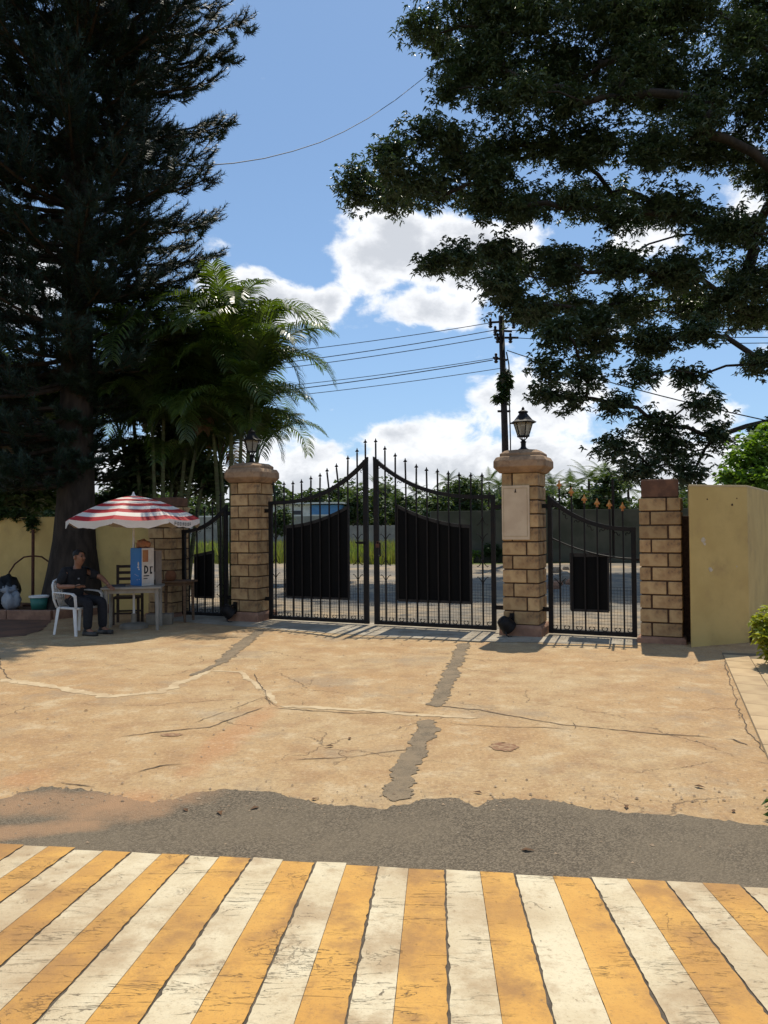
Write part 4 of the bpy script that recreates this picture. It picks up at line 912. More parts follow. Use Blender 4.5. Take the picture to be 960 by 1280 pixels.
# dark wooden chair behind the table
dc = thing('wooden_chair', 'dark wooden chair with slatted back behind the grey table', 'chair', (-4.10, 12.15, 0), R(8))
m = MB(); m.box((0, 0, .42), (.42, .40, .03)); m.build('seat', darkwood_m, dc, bevel=.008)
for sx in (-1, 1):
    m = MB(); m.box((sx * .19, .18, .46), (.04, .035, .93)); m.build('leg', darkwood_m, dc); m = MB(); m.box((sx * .19, -.18, .205), (.04, .035, .415)); m.build('leg', darkwood_m, dc)
for z in (.60, .70, .80, .90): m = MB(); m.box((0, .18, z), (.36, .018, .045)); m.build('slat', darkwood_m, dc)
for y in (-.18, .18): m = MB(); m.box((0, y, .18), (.36, .02, .03)); m.build('stretcher', darkwood_m, dc)
# concrete block on the ground
m = MB(); m.box((0, 0, .085), (.40, .2, .17)); o = m.build('concrete_block', greycon_m, None, bevel=.012); o.location = (-3.55, 12.02, -.003); o.rotation_euler = (0, 0, .12); tag(o, 'rough concrete block on the ground behind the grey table', 'block')
# bed and kerb under the tree, bin, bags, rusty stand
kb = thing('bed_kerb', 'low concrete kerb around the planting bed at the foot of the dark tree', 'kerb', (0, 0, 0))
k0, k1, k2 = np.array((-9.5, 13.2)), np.array((-5.55, 12.72)), np.array((-4.9, 13.75))
for i, (a, b_) in enumerate(((k0, k1), (k1, k2))):
    d = b_ - a; L = np.linalg.norm(d); d /= L; n_ = max(1, int(L / .7))
    for j in range(n_):
        c = a + d * (j + .5) * L / n_; m = MB(); m.box((0, 0, .07), (L / n_ - .012, .11, .17)); o = m.build('kerb_stone', plinth_m, kb, bevel=.01); o.location = (c[0], c[1], 0); o.rotation_euler = (0, 0, math.atan2(d[1], d[0]))
tag(sheet_poly('planting_bed', [k0, k1, k2, (-5.4, 13.95), (-9.5, 15.6)], .11, soil_m), kind='structure')
gb = thing('bin', 'green plastic bin with a pale rim beside the tree trunk', 'bin', (-6.02, 13.25, .105), .2)
m = MB(); m.loft([[(math.cos(a) * rx, math.sin(a) * rx * .75, z) for a in np.linspace(0, 2 * math.pi, 16, endpoint=False)] for rx, z in ((.12, 0), (.15, .22), (.13, .22), (.11, .02))]); m.build('tub', greenplastic_m, gb, True)
m = MB(); m.loft([[(math.cos(a) * rx, math.sin(a) * rx * .75, z) for a in np.linspace(0, 2 * math.pi, 16, endpoint=False)] for rx, z in ((.152, .215), (.17, .22), (.17, .25), (.145, .255), (.135, .22))]); m.build('rim', white_plastic_m, gb)
for i, (x, y, z, sx, sy, sz, mm, lab) in enumerate(((-6.55, 13.35, .10, .17, .14, .17, bag_m, 'grey plastic bag slumped against a black sack by the trunk'), (-6.75, 13.55, .10, .24, .2, .30, blackbag_m, 'full black sack standing in the planting bed'), (-6.62, 13.42, .38, .15, .13, .07, bag_m, 'flat grey plastic bag lying over the black sack'))):
    bm = bmesh.new(); bmesh.ops.create_icosphere(bm, subdivisions=3, radius=1.0)
    for v in bm.verts:
        p = v.co; k = 1 + .18 * math.sin(p.x * 6 + i) * math.sin(p.y * 5 + 2 * i) + .1 * math.sin(p.z * 11 + p.x * 9); v.co = Vector((p.x * sx * k, p.y * sy * k, max((p.z + .92) * sz * k, 0)))
    me = bpy.data.meshes.new('sack'); bm.to_mesh(me); bm.free(); o = link_mesh('sack', me, mm, None, True); o.location = (x, y, z); tag(o, lab, 'bag')
st = thing('iron_stand', 'rusty iron stand with arched arms leaning at the yellow wall', 'stand', (-6.45, 13.95, .10), .3)
m = MB(); m.tube([(0, 0, 0), (0, .05, 1.40)], .028, 8); m.build('post', rust_m, st)
for sx in (-1, 1): m = MB(); m.tube([(0, .02, .92), (sx * .15, .02, .90), (sx * .30, .02, .78), (sx * .40, .02, .62)], .016, 6); m.build('arm', rust_m, st)
m = MB(); m.box((0, 0, .02), (.3, .3, .05)); m.build('foot', rust_m, st)
m = MB(); m.box((0, 0, .16), (.30, .28, .32)); o = m.build('brick_box', plinth_m, None, bevel=.012); o.location = (-7.05, 13.45, .10); tag(o, 'small plastered block in the bed below the yellow wall', 'block')
# ------------------------------------------------------------------ foliage helpers
def unit(v): return v / (np.linalg.norm(v, axis=-1, keepdims=True) + 1e-9)
def leaves(C, Ax, L, Wd, r, droop=.25, jit=.5):
    """one bent four-triangle leaf per row: base C, axis Ax, length L, width Wd"""
    n = len(C); Ax = unit(Ax); side = unit(np.cross(Ax, unit(r.normal(0, jit, (n, 3)) + np.array([0, 0, 1.0]))))
    L = L[:, None]; Wd = Wd[:, None]; dn = np.array([0, 0, -1.0])
    mid = C + Ax * L * .5; tip = C + Ax * L + dn * L * droop
    V = np.stack([C, mid + side * Wd * .5, tip, mid - side * Wd * .5], 1).reshape(-1, 3)
    i = np.arange(n)[:, None] * 4
    return V, np.concatenate([i + [0, 1, 2], i + [0, 2, 3]], 1).reshape(-1, 3)
def rosettes(P, r, k=8, L=.24, W=.09, droop=.35, up=.35, outw=None):
    n = len(P); P = np.repeat(P, k, 0); a = r.uniform(0, 2 * np.pi, n * k); ev = r.normal(up, .35, n * k)
    Ax = np.stack([np.cos(a) * np.cos(ev), np.sin(a) * np.cos(ev), np.sin(ev)], 1)
    P = P + r.normal(0, L * .18, P.shape)
    return leaves(P, Ax, L * r.uniform(.65, 1.2, n * k), W * r.uniform(.7, 1.25, n * k), r, droop)
def ellip(r, n, c, rad, shell=.55):
    d = unit(r.normal(0, 1, (n, 3))); q = (shell + (1 - shell) * r.random((n, 1))) * (r.random((n, 1)) ** .12); return np.array(c) + d * q * np.array(rad)
def grow(root, targets, r, wob=.06, pull=.35, aniso=(1, 1, 1)):
    """joins targets into a limb tree: each goes to the best node already there"""
    nodes = [np.array(root, float)]; par = [-1]; order = sorted(range(len(targets)), key=lambda i: np.linalg.norm(np.array(targets[i]) - root))
    dist = [0.0]
    for i in order:
        tgt = np.array(targets[i], float); best = min(range(len(nodes)), key=lambda j: np.linalg.norm((nodes[j] - tgt) * aniso) + pull * dist[j])
        a = nodes[best]; L = np.linalg.norm(tgt - a); n = max(2, int(L / .8)); prev = best
        for k in range(1, n + 1):
            f = k / n; p = a + (tgt - a) * f + r.normal(0, wob * L * .25, 3) * (1 - f) * (k < n); p[2] += .10 * L * math.sin(math.pi * f)
            nodes.append(p); par.append(prev); dist.append(dist[prev] + L / n); prev = len(nodes) - 1
    w_ = [0.0] * len(nodes)
    kids = [[] for _ in nodes]
    for i, p in enumerate(par):
        if p >= 0: kids[p].append(i)
    for i in range(len(nodes) - 1, -1, -1): w_[i] = (sum(w_[j] ** 2.3 for j in kids[i])) ** (1 / 2.3) if kids[i] else .018
    return nodes, par, kids, w_
def limbs_mesh(nodes, par, kids, w_, n=6, k=1.0, rmax=9.0):
    m = MB(); done = set()
    def run(i, start):
        pts = [start] if start >= 0 else []; cur = i
        while True:
            pts.append(cur)
            if not kids[cur]: break
            big = max(kids[cur], key=lambda j: w_[j])
            for j in kids[cur]:
                if j != big: stack.append((j, cur))
            cur = big
        rad = [min(w_[q] * k, rmax) for q in pts]
        if start >= 0: rad[0] = min(rad[0], rad[1] * 1.15)
        if len(pts) > 1: m.tube([nodes[q] for q in pts], rad, n)
    stack = [(0, -1)]
    while stack:
        i, s_ = stack.pop(); run(i, s_)
    return m

# ------------------------------------------------------------------ the dark conifer by the seated person
def conifer():
    r = np.random.default_rng(5); bx_, by_ = -5.62, 13.85
    t = thing('conifer_tree', 'tall dark conifer with upswept needle shoots rising behind the parasol', 'tree', (bx_, by_, 0))
    m = MB(); nn = 14; loops = []
    for z, rad in ((-.1, .80), (.1, .70), (.35, .56), (.8, .47), (1.3, .39), (2.0, .33), (3.5, .29), (6, .26), (9, .21), (13, .15), (17, .09), (20, .02)):
        loops.append([(math.cos(a) * rad * (1 + (.14 * math.sin(a * 5 + 1) if z < 1.2 else .03 * math.sin(a * 7 + z))) + .03 * z * .2, math.sin(a) * rad * (1 + (.10 * math.sin(a * 4) if z < 1.2 else 0)), z) for a in np.linspace(0, 2 * np.pi, nn, endpoint=False)])
    m.loft(loops); tk = m.build('trunk', bark_m, t, True)
    br = MB(); Vs, Fs = [], []; nv = 0
    sh_p, sh_d, sh_l = [], [], []
    z = 2.5; k = 0
    while z < 19.0:
        nb = 9 if z < 13 else 6; a0 = r.uniform(0, 6.28)
        Lz = np.interp(z, [2.5, 4, 6, 12, 16, 19], [2.1, 2.7, 2.8, 2.8, 2.2, .8])
        for j in range(nb):
            a = a0 + j * 2 * math.pi / nb + r.normal(0, .12); L = Lz * r.uniform(.72, 1.1); d = np.array([math.cos(a), math.sin(a), 0])
            # low branches towards the parasol shaped short to keep the sun on it
            if d[1] < .1 and d[0] > -.25 and z < 9.5: L *= .62 if z < 7 else .78
            if z < 4.2 and d[0] > -.1: L *= .35
            zb = z + r.uniform(-.25, .25); dr = r.uniform(.02, .14) if z > 5 else r.uniform(.12, .3)
            pts = []
            for f in np.linspace(0, 1, 7): pts.append(np.array([0, 0, zb]) + d * L * f + np.array([0, 0, L * (-dr * f * 1.6 + .30 * f * f)]))
            br.tube(pts, list(np.interp(np.linspace(0, 1, 7), [0, 1], [.05, .012])), 5)
            side = np.array([-d[1], d[0], 0]); ns = int(16 * L / 2.7) + 3
            for q in range(ns):
                f = .18 + .82 * (q + r.random()) / ns; i0 = min(int(f * 6), 5); p = pts[i0] + (pts[i0 + 1] - pts[i0]) * (f * 6 - i0)
                sg = 1 if q % 2 else -1; ln = (1.05 - .55 * f) * r.uniform(.55, 1.1) * (L / 2.7) ** .5
                dd = unit(d * r.uniform(.5, 1.1) + side * sg * r.uniform(.35, 1.0) + np.array([0, 0, r.uniform(-.15, .25)]))
                sh_p.append(p); sh_d.append(dd); sh_l.append(ln)
                if ln > .5:
                    for h in range(2):
                        g_ = r.uniform(.35, .8); sh_p.append(p + dd * ln * g_); sh_d.append(unit(dd + side * r.uniform(-.9, .9) + np.array([0, 0, .3]))); sh_l.append(ln * r.uniform(.35, .6))
            for h in range(3): sh_p.append(pts[-1] - d * .1); sh_d.append(unit(d + r.normal(0, .3, 3))); sh_l.append(r.uniform(.3, .5))
        z += r.uniform(.36, .48) if z < 13 else .6; k += 1
    sp, sdv, sl = np.array(sh_p), np.array(sh_d), np.array(sh_l)
    for seg in range(1): pass
    # each shoot curls upwards; needles set round it pointing forward
    nn = 56; n = len(sp); print('shoots', n); f = np.tile(np.linspace(.02, 1, nn), (n, 1)) + r.normal(0, .01, (n, nn))
    upc = .42; P = sp[:, None] + sdv[:, None] * (f * sl[:, None])[..., None]; P[..., 2] += upc * sl[:, None] * f ** 2
    T = np.repeat(sdv[:, None], nn, 1).copy(); T[..., 2] += 2 * upc * f; T = unit(T)
    rnd = unit(r.normal(0, 1, (n, nn, 3))); S = unit(np.cross(T, rnd)); Ax = unit(S * 1.0 + T * .62 + np.array([0, 0, .12]))
    nl = r.uniform(.10, .18, (n, nn))[..., None] * (1.05 - .35 * f[..., None]); wv = unit(np.cross(Ax, T)) * .0095
    V = np.stack([P - wv, P + wv, P + Ax * nl], 2).reshape(-1, 3)
    Fc = np.arange(len(V)).reshape(-1, 3)
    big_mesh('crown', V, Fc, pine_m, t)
    for p, dd, ln in zip(sp, sdv, sl):
        br.tube([p, p + dd * ln * .5 + np.array([0, 0, upc * ln * .25]), p + dd * ln * .96 + np.array([0, 0, upc * ln * .92])], [.011, .009, .005], 3, cap=False)
    br.build('branches', bark_m, t)
conifer()

# ------------------------------------------------------------------ the spreading tree over the road
def spreading_tree():
    r = np.random.default_rng(9); root = np.array((17.2, 25.5, 0.0))
    t = thing('spreading_tree', 'huge dark spreading shade tree leaning over the road behind the gate', 'tree', root)
    E = [(525, 35, 32, 26), (590, 25, 58, 36), (670, 20, 66, 40), (760, 22, 66, 40), (850, 25, 72, 42), (940, 22, 60, 44), (1030, 20, 70, 50), (1120, 60, 80, 60),
         (575, 85, 46, 26), (640, 95, 60, 30), (720, 95, 66, 32), (810, 95, 70, 32), (900, 100, 66, 34), (990, 110, 60, 40),
         (535, 165, 45, 17), (490, 190, 30, 14), (448, 222, 32, 20), (515, 225, 48, 26), (490, 252, 36, 14), (580, 205, 56, 26), (650, 180, 56, 24), (735, 175, 60, 24), (820, 180, 60, 24), (905, 190, 60, 24), (985, 210, 50, 30),
         (600, 245, 46, 16), (665, 252, 50, 20), (745, 250, 56, 22), (830, 255, 56, 20), (915, 285, 56, 20),
         (572, 322, 36, 12), (620, 318, 46, 18), (625, 352, 40, 18), (690, 330, 48, 22), (765, 325, 50, 18), (850, 335, 56, 18), (935, 345, 46, 20), (1000, 340, 50, 30),
         (655, 385, 38, 14), (715, 385, 44, 18), (790, 380, 46, 16), (865, 378, 46, 16), (940, 385, 44, 16), (700, 420, 32, 18), (745, 430, 44, 16), (820, 422, 42, 14), (875, 415, 28, 12),
         (685, 462, 28, 20), (735, 468, 30, 16), (680, 492, 18, 8), (716, 500, 18, 9), (800, 468, 24, 10), (860, 470, 24, 12), (770, 505, 24, 10),
         (820, 530, 38, 14), (770, 560, 30, 14), (840, 560, 44, 18), (895, 545, 22, 20), (800, 588, 34, 12), (860, 592, 28, 10), (880, 505, 20, 12),
         (944, 455, 10, 9), (958, 450, 12, 12), (600, -30, 70, 40), (720, -40, 80, 45), (850, -40, 90, 50), (980, -50, 90, 50), (1080, 260, 60, 40), (1100, 180, 70, 40)]
    E += [(ex + r.uniform(-.9, .9) * rx, ey + r.uniform(.5, 1.3) * ry, rx * .62, ry * .7) for (ex, ey, rx, ry) in E if ey < 400 and not (ex < 560 and ey > 240)]
    E += [(ex + r.uniform(-.5, .9) * rx, ey + r.uniform(-.4, 1.0) * ry, rx * .5, ry * .6) for (ex, ey, rx, ry) in E[:90] if ex > 560 and ey < 430]
    pads = []; Ps = []; tg = []
    for (ex, ey, rx, ry) in E:
        dep = r.uniform(22.5, 27.0) if ey < 400 else r.uniform(21.5, 23.5)
        if ey < 60: dep = r.uniform(24.5, 28)
        c = D(ex, ey, dep); k = dep / F
        rad = np.array((rx * k, max(rx * k * .75, .5), ry * k)); pads.append((c, rad)); tg.append(c)
        rad = rad * np.array((1.12, 1.12, 1.3)); n = int(40 + 120 * rad[0] * rad[1] + 60 * rad[2])
        Ps.append(ellip(r, n, c, rad * .95, .25) + r.normal(0, .16, (n, 3)))
        for h in range(3 + int(rad[0] * 2)): tg.append(ellip(r, 1, c, rad * .75, .3)[0])
    P = np.concatenate(Ps) - root
    V, Fc = rosettes(P, r, 9, .18, .060, .40, .05); big_mesh('crown', V, Fc, rain_m, t)
    base = np.array((0, 0, 0.0)); hub = np.array((-1.2, 0, 6.2))
    tgl = [hub] + [c - root for c in tg]
    nodes, par, kids, w_ = grow(base, [hub, hub + (-3.5, -.4, 2.4), hub + (-3, .5, 5), hub + (-4.0, -.8, .3), hub + (3.5, .6, 5)] + tgl[1:], r, .10, .22, np.array((1, 1, 2.4)))
    limbs_mesh(nodes, par, kids, w_, 6, 1.0, .55).build('limbs', bark_m, t, True)
    m = MB(); m.loft([[(math.cos(a) * q * (1 + .1 * math.sin(4 * a)) + hub[0] * min(1, max(z, 0) / 6.2) , math.sin(a) * q, z) for a in np.linspace(0, 2 * np.pi, 14, endpoint=False)] for z, q in ((-.1, 1.0), (.4, .75), (1.5, .6), (4, .54), (6.3, .5))]); m.build('trunk', bark_m, t, True)
spreading_tree()

# ------------------------------------------------------------------ areca palms behind the wicket gate
def frond_mesh(seed, L=2.1, drop=1.0, mt=None, nl=58, ll=.60):
    r = np.random.default_rng(seed); N_ = 26; f = np.linspace(0, 1, N_)
    ang = R(74) - R(128) * drop * f ** 1.35                      # heading of the midrib, from steep to hanging
    st = L / (N_ - 1); x = np.concatenate([[0], np.cumsum(np.cos(ang[:-1]) * st)]); z = np.concatenate([[0], np.cumsum(np.sin(ang[:-1]) * st)])
    m = MB(); m.tube([(x[i], 0, z[i]) for i in range(0, N_, 3)] + [(x[-1], 0, z[-1])], list(np.linspace(.016, .004, len(range(0, N_, 3)) + 1)), 5)
    for q in range(nl):
        u = .22 + .78 * q / (nl - 1); i = min(int(u * (N_ - 1)), N_ - 2); w_ = u * (N_ - 1) - i
        px_ = x[i] + (x[i + 1] - x[i]) * w_; pz = z[i] + (z[i + 1] - z[i]) * w_; a = ang[i]; tdir = np.array([math.cos(a), 0, math.sin(a)]); nup = np.array([-math.sin(a), 0, math.cos(a)])
        ln = ll * (math.sin(math.pi * (.12 + .80 * u)) ** .7) * r.uniform(.88, 1.08)
        for sy in (-1, 1):
            d = tdir * r.uniform(.55, .75) + np.array([0, sy, 0]) * r.uniform(.75, .95) + nup * r.uniform(.18, .40); d /= np.linalg.norm(d); b0 = np.array([px_, 0, pz])
            wd = .0165 * (1.1 - .4 * u); sd_ = np.cross(d, nup); sd_ /= np.linalg.norm(sd_) + 1e-9
            p1 = b0 + d * ln * .45; d2 = d + np.array([0, 0, -.55]); d2 /= np.linalg.norm(d2); p2 = p1 + d2 * ln * .35; d3 = d2 + np.array([0, 0, -.7]); d3 /= np.linalg.norm(d3); p3 = p2 + d3 * ln * .25
            m.add([b0 - sd_ * wd * .5, b0 + sd_ * wd * .5, p1 + sd_ * wd, p1 - sd_ * wd, p2 + sd_ * wd * .7, p2 - sd_ * wd * .7, p3], [(0, 1, 2, 3), (3, 2, 4, 5), (5, 4, 6)])
    return m.mesh('frond', mt or palm_m)
FR = [frond_mesh(i, 2.1 + .12 * i, .74 + .11 * i) for i in range(6)]
FY = [frond_mesh(30 + i, 1.6, .28 + .22 * i) for i in range(2)]; FD = [frond_mesh(50, 1.9, 1.45, deadpalm_m)]
def palm(label, heads, dep, base_px, group='areca palms behind the pillars'):
    r = np.random.default_rng(int(heads[0][0])); b0 = D(base_px, 655, dep)
    t = thing('areca_palm', label, 'palm', (b0[0], b0[1], 0), 0, group)
    for hi, (hx, hy, dd, nf) in enumerate(heads):
        h = D(hx, hy, dep + dd) - np.array((b0[0], b0[1], 0)); foot = np.array((h[0] * .45, h[1] * .45, -.05)); m = MB(); pts = []
        for f in np.linspace(0, 1, 9): p = foot + (h - foot) * f; p[:2] += (h - foot)[:2] * (f * f - f) * .6; pts.append(p)
        m.tube(pts, list(np.linspace(.055, .03, 9)), 8); m.build('stem', greystem_m, t, True)
        a0 = r.uniform(0, 6.28)
        for k in range(nf):
            u = k / max(nf - 1, 1)
            me = FY[k % 2] if k < 2 else FR[min(5, int(u * 5.6 + r.uniform(-.6, .6)))]
            if k == nf - 1 and hi % 3 == 1: me = FD[0]
            o = link_mesh('frond', me, None, t); o.location = tuple(h - np.array((0, 0, .28 * u))); o.rotation_euler = (r.normal(0, .12), r.normal(0, .1) + (-.1 if k < 2 else .0) , a0 + k * 2.399); sc = r.uniform(.82, 1.08) * (1.0 if hy < 520 else .92); o.scale = (sc,) * 3
    return t
palm('areca palm clump with bright backlit fronds arching over the gate pillar', [(288, 440, .3, 14), (316, 488, -.2, 13), (262, 480, .5, 12), (302, 535, .0, 13), (275, 570, .5, 12), (322, 565, .9, 11)], 14.4, 290)
palm('areca palm clump with a bright green stem behind the parasol', [(205, 470, .2, 13), (160, 462, .8, 12), (240, 490, .6, 13), (190, 530, .0, 12), (245, 560, .4, 12), (150, 540, .9, 11), (215, 600, .6, 10), (270, 530, .9, 11)], 14.6, 200)
palm('areca palm clump beyond the boundary wall left of the conifer trunk', [(8, 512, .0, 12), (40, 540, .3, 10), (-35, 550, .2, 10)], 15.6, 5)

# ------------------------------------------------------------------ bushes and smaller trees
def bush(name, label, cat, pads, m_, seed, k=9, L=.16, W=.07, dens=60, stem=True, base=None, group=None, droop=.3, smin=.016):
    r = np.random.default_rng(seed); base = np.array(base, float); t = thing(name, label, cat, base, 0, group)
    Ps = []; tg = []
    for c, rad in pads:
        c = np.array(c, float) - base; rad = np.array(rad, float); n = int(dens * (rad[0] * rad[1] + rad[0] * rad[2] + rad[1] * rad[2]) + 6); Ps.append(ellip(r, n, c, rad, .35) + r.normal(0, .05, (n, 3)) * rad.mean())
        for h in range(4): tg.append(ellip(r, 1, c, rad * .7, .2)[0])
    V, Fc = rosettes(np.concatenate(Ps), r, k, L, W, droop, .2); V[:, 2] = np.maximum(V[:, 2], .02 - base[2] if base[2] < .3 else -9)
    big_mesh('crown', V, Fc, m_, t)
    nodes, par, kids, w_ = grow(np.array((0, 0, -.05)), tg, r, .12, .3); limbs_mesh(nodes, par, kids, [q * smin / .018 for q in w_], 5).build('trunk', bark_m, t, True)
    return t
def dp(px_, py_, dep, rx, ry, rd=None): k = dep / F; return (D(px_, py_, dep), (rx * k, rd or rx * k, ry * k))
bush('broadleaf_tree', 'dark leafy tree behind the yellow boundary wall left of the trunk', 'tree', [dp(20, 560, 17, 75, 55), dp(65, 585, 16.6, 50, 50), dp(-60, 520, 18, 80, 80), dp(30, 500, 18.5, 55, 44), dp(10, 620, 16.2, 80, 30), dp(75, 520, 17.5, 40, 40)], bush_m, 3, 9, .2, .09, 90, base=(-8.3, 17.2, 0))
bush('broadleaf_tree', 'dark undergrowth tree behind the parasol between the palm stems', 'tree', [dp(170, 590, 15.6, 50, 50), dp(225, 570, 15.8, 50, 55), dp(262, 600, 15.4, 28, 34), dp(150, 635, 15.2, 40, 30), dp(200, 500, 16.2, 60, 45), dp(270, 470, 16.4, 45, 50)], bush_m, 4, 9, .2, .09, 120, base=(-4.6, 15.7, 0))
bush('broadleaf_tree', 'sunlit light green tree rising above the plain yellow wall', 'tree', [dp(935, 575, 15.5, 34, 26), dp(965, 560, 15.5, 45, 38), dp(915, 596, 15.2, 22, 14), dp(1010, 570, 15.5, 50, 46), dp(948, 600, 15, 34, 18)], bright_m, 5, 9, .15, .075, 130, base=(8.0, 15.6, 0))
bush('broadleaf_tree', 'small dark leaf spray hanging beside the sunlit tree above the wall', 'tree', [dp(952, 538, 21, 14, 12), dp(975, 530, 21, 22, 20), dp(1010, 520, 21, 36, 30)], rain_m, 6, 10, .22, .08, 120, base=(12.0, 21.2, 0))
bush('hedge_shrub', 'yellow green shrub at the foot of the yellow wall', 'shrub', [((4.02, 8.05, .44), (.14, .14, .18)), ((4.10, 7.9, .22), (.18, .2, .22)), ((4.25, 8.2, .42), (.26, .25, .26)), ((3.93, 7.95, .36), (.07, .08, .10))], hedge_m, 7, 8, .075, .036, 700, base=(4.15, 8.02, 0), smin=.005)
bush('hedge_shrub', 'low dark green shrub beside the asphalt strip away from the yellow wall', 'shrub', [((2.15, 3.98, .13), (.13, .12, .12)), ((2.3, 4.02, .18), (.16, .16, .16)), ((2.06, 3.95, .07), (.06, .06, .06))], hedgedark_m, 8, 8, .075, .036, 420, base=(2.24, 4.0, 0), smin=.005)
bush('creeper', 'leafy creeper tumbling over the top of the boundary wall', 'creeper', [(tuple(gp(-7.4, .05, 1.78)), (.35, .16, .14)), (tuple(gp(-7.0, .14, 1.62)), (.16, .10, .22)), (tuple(gp(-7.9, .05, 1.82)), (.3, .16, .12))], bush_m, 9, 8, .09, .04, 420, base=gp(-7.3, -.28), smin=.007)

# ------------------------------------------------------------------ beyond the gate
wall_prism('compound_wall', [(1.9, 31.2), (1.9, 31.5), (13.0, 29.2), (34, 20), (34, 19.7), (13.0, 28.9)], 2.05, farwall_m, 'dark stained compound wall across the road behind the wicket gate')
wall_prism('compound_wall', [(-26, 70), (-26, 70.3), (-4.2, 66.3), (-4.2, 66)], 2.3, greywall_m, 'long grey compound wall across the field under the blue house', cop=(.002, .12, whitewall_m))
wall_prism('compound_wall', [(-3.9, 56), (-3.9, 56.3), (2.5, 54.3), (2.5, 54)], 1.45, greywall_m, 'low grey compound wall behind the grass seen between the gate leaves')
hs = thing('house', 'small white and blue flat roofed house beyond the grey wall', 'house', (-6.9, 78, 0), -.12)
m = MB(); m.box((-2.3, 0, 1.8), (4.2, 4, 3.6)); m.build('white_wall', whitewall_m, hs)
m = MB(); m.box((1.3, -.1, 1.75), (3.0, 4, 3.5)); m.build('blue_wall', bluewall_m, hs)
m = MB(); m.box((-.6, -.15, 3.68), (7.4, 4.6, .16)); m.build('roof', whitewall_m, hs)
for x in (-3.4, -1.6): m = MB(); m.box((x, -2.02, 2.5), (.8, .06, .9)); f_ = m.build('window', darkprint_m, hs); m = MB(); m.box((x, -2.06, 2.02), (1.0, .12, .08)); m.build('sill', whitewall_m, f_)
m = MB(); m.box((1.2, -2.13, 1.3), (.9, .06, 2.4)); m.build('door', darkwood_m, hs)
# grass along the road and in the field
r = np.random.default_rng(21); nG = 42000
gx = np.concatenate([r.uniform(-26, 14, nG // 2), r.uniform(-14, 6, nG // 2)]); gy = np.concatenate([32 + 26 * r.random(nG // 2) ** 1.4, 29.5 + 14 * r.random(nG // 2) ** 1.3])
def road_far(x): return np.interp(x, [p[0] for p in far_edge], [p[1] for p in far_edge])
keep = (gy > road_far(gx) + r.normal(.25, .2, nG)) & ~((gx > 1.7) & (gy > 29.9 - .2 * (gx - 1.9)))
gx, gy = gx[keep], gy[keep]; n = len(gx); a = r.uniform(0, 6.28, n); lean = r.uniform(.1, .45, n); h = r.uniform(.18, .62, n) * np.where(r.random(n) < .1, 1.5, 1.0); wd = r.uniform(.012, .03, n)
Bp = np.stack([gx, gy, np.full(n, -.03)], 1); sd2 = np.stack([np.cos(a), np.sin(a), 0 * a], 1) * wd[:, None]; tp = Bp + np.stack([np.cos(a + 1.3) * lean * h, np.sin(a + 1.3) * lean * h, h], 1); md = Bp + (tp - Bp) * .5 + np.array([0, 0, .05])
V = np.stack([Bp - sd2, Bp + sd2, md + sd2 * .8, md - sd2 * .8, tp], 1).reshape(-1, 3); i = np.arange(n)[:, None] * 5
tag(big_mesh('grass', V, np.concatenate([i + [0, 1, 2], i + [0, 2, 3], i + [3, 2, 4]], 1).reshape(-1, 3), grass_m), 'tall green grass growing in the field across the road', 'grass', kind='stuff')
for i, (x, y, rx, rz_) in enumerate([(2.4, 30.6, .5, .35), (3.3, 30.4, .6, .3), (4.3, 30.3, .5, .38), (5.3, 30.2, .5, .25), (-5.6, 33.5, .6, .5)]):
    bush('weed_bush', 'low green weed bush growing along the dark compound wall' if i < 4 else 'round green bush in the grass near the field edge', 'bush', [((x, y, rz_), (rx, .35, rz_))], bright_m if i % 2 else bush_m, 60 + i, 8, .16, .07, 120, base=(x, y, -.03), smin=.006, group='weed bushes along the dark wall' if i < 4 else None)
bush('broadleaf_tree', 'small round green tree in front of the grey wall and blue house', 'tree', [((-9.0, 62, 1.6), (1.6, 1.4, 1.0)), ((-8.3, 62, 2.2), (1.0, 1.0, .8))], far_m, 70, 8, .3, .14, 60, base=(-8.8, 62, -.03))
# rubble by the road
for i in range(9):
    rr = random.Random(i); m = MB(); s_ = rr.uniform(.10, .24); m.loft([[(math.cos(a) * s_ * rr.uniform(.8, 1.1) * k, math.sin(a) * s_ * .8 * rr.uniform(.8, 1.1) * k, z * s_) for a in np.linspace(0, 6.283, 7, endpoint=False)] for k, z in ((.9, 0), (1, .4), (.7, .9), (.3, 1.05))])
    o = m.build('rubble_stone', plinth_m if i % 2 else greycon_m, None); q_ = G(690 + rr.uniform(0, 34), 722 + rr.uniform(-12, 14)); o.location = (q_[0], q_[1], -.02); tag(o, 'rough broken stone in the rubble heap beyond the wicket gate', 'stone', 'broken stones beyond the wicket gate')
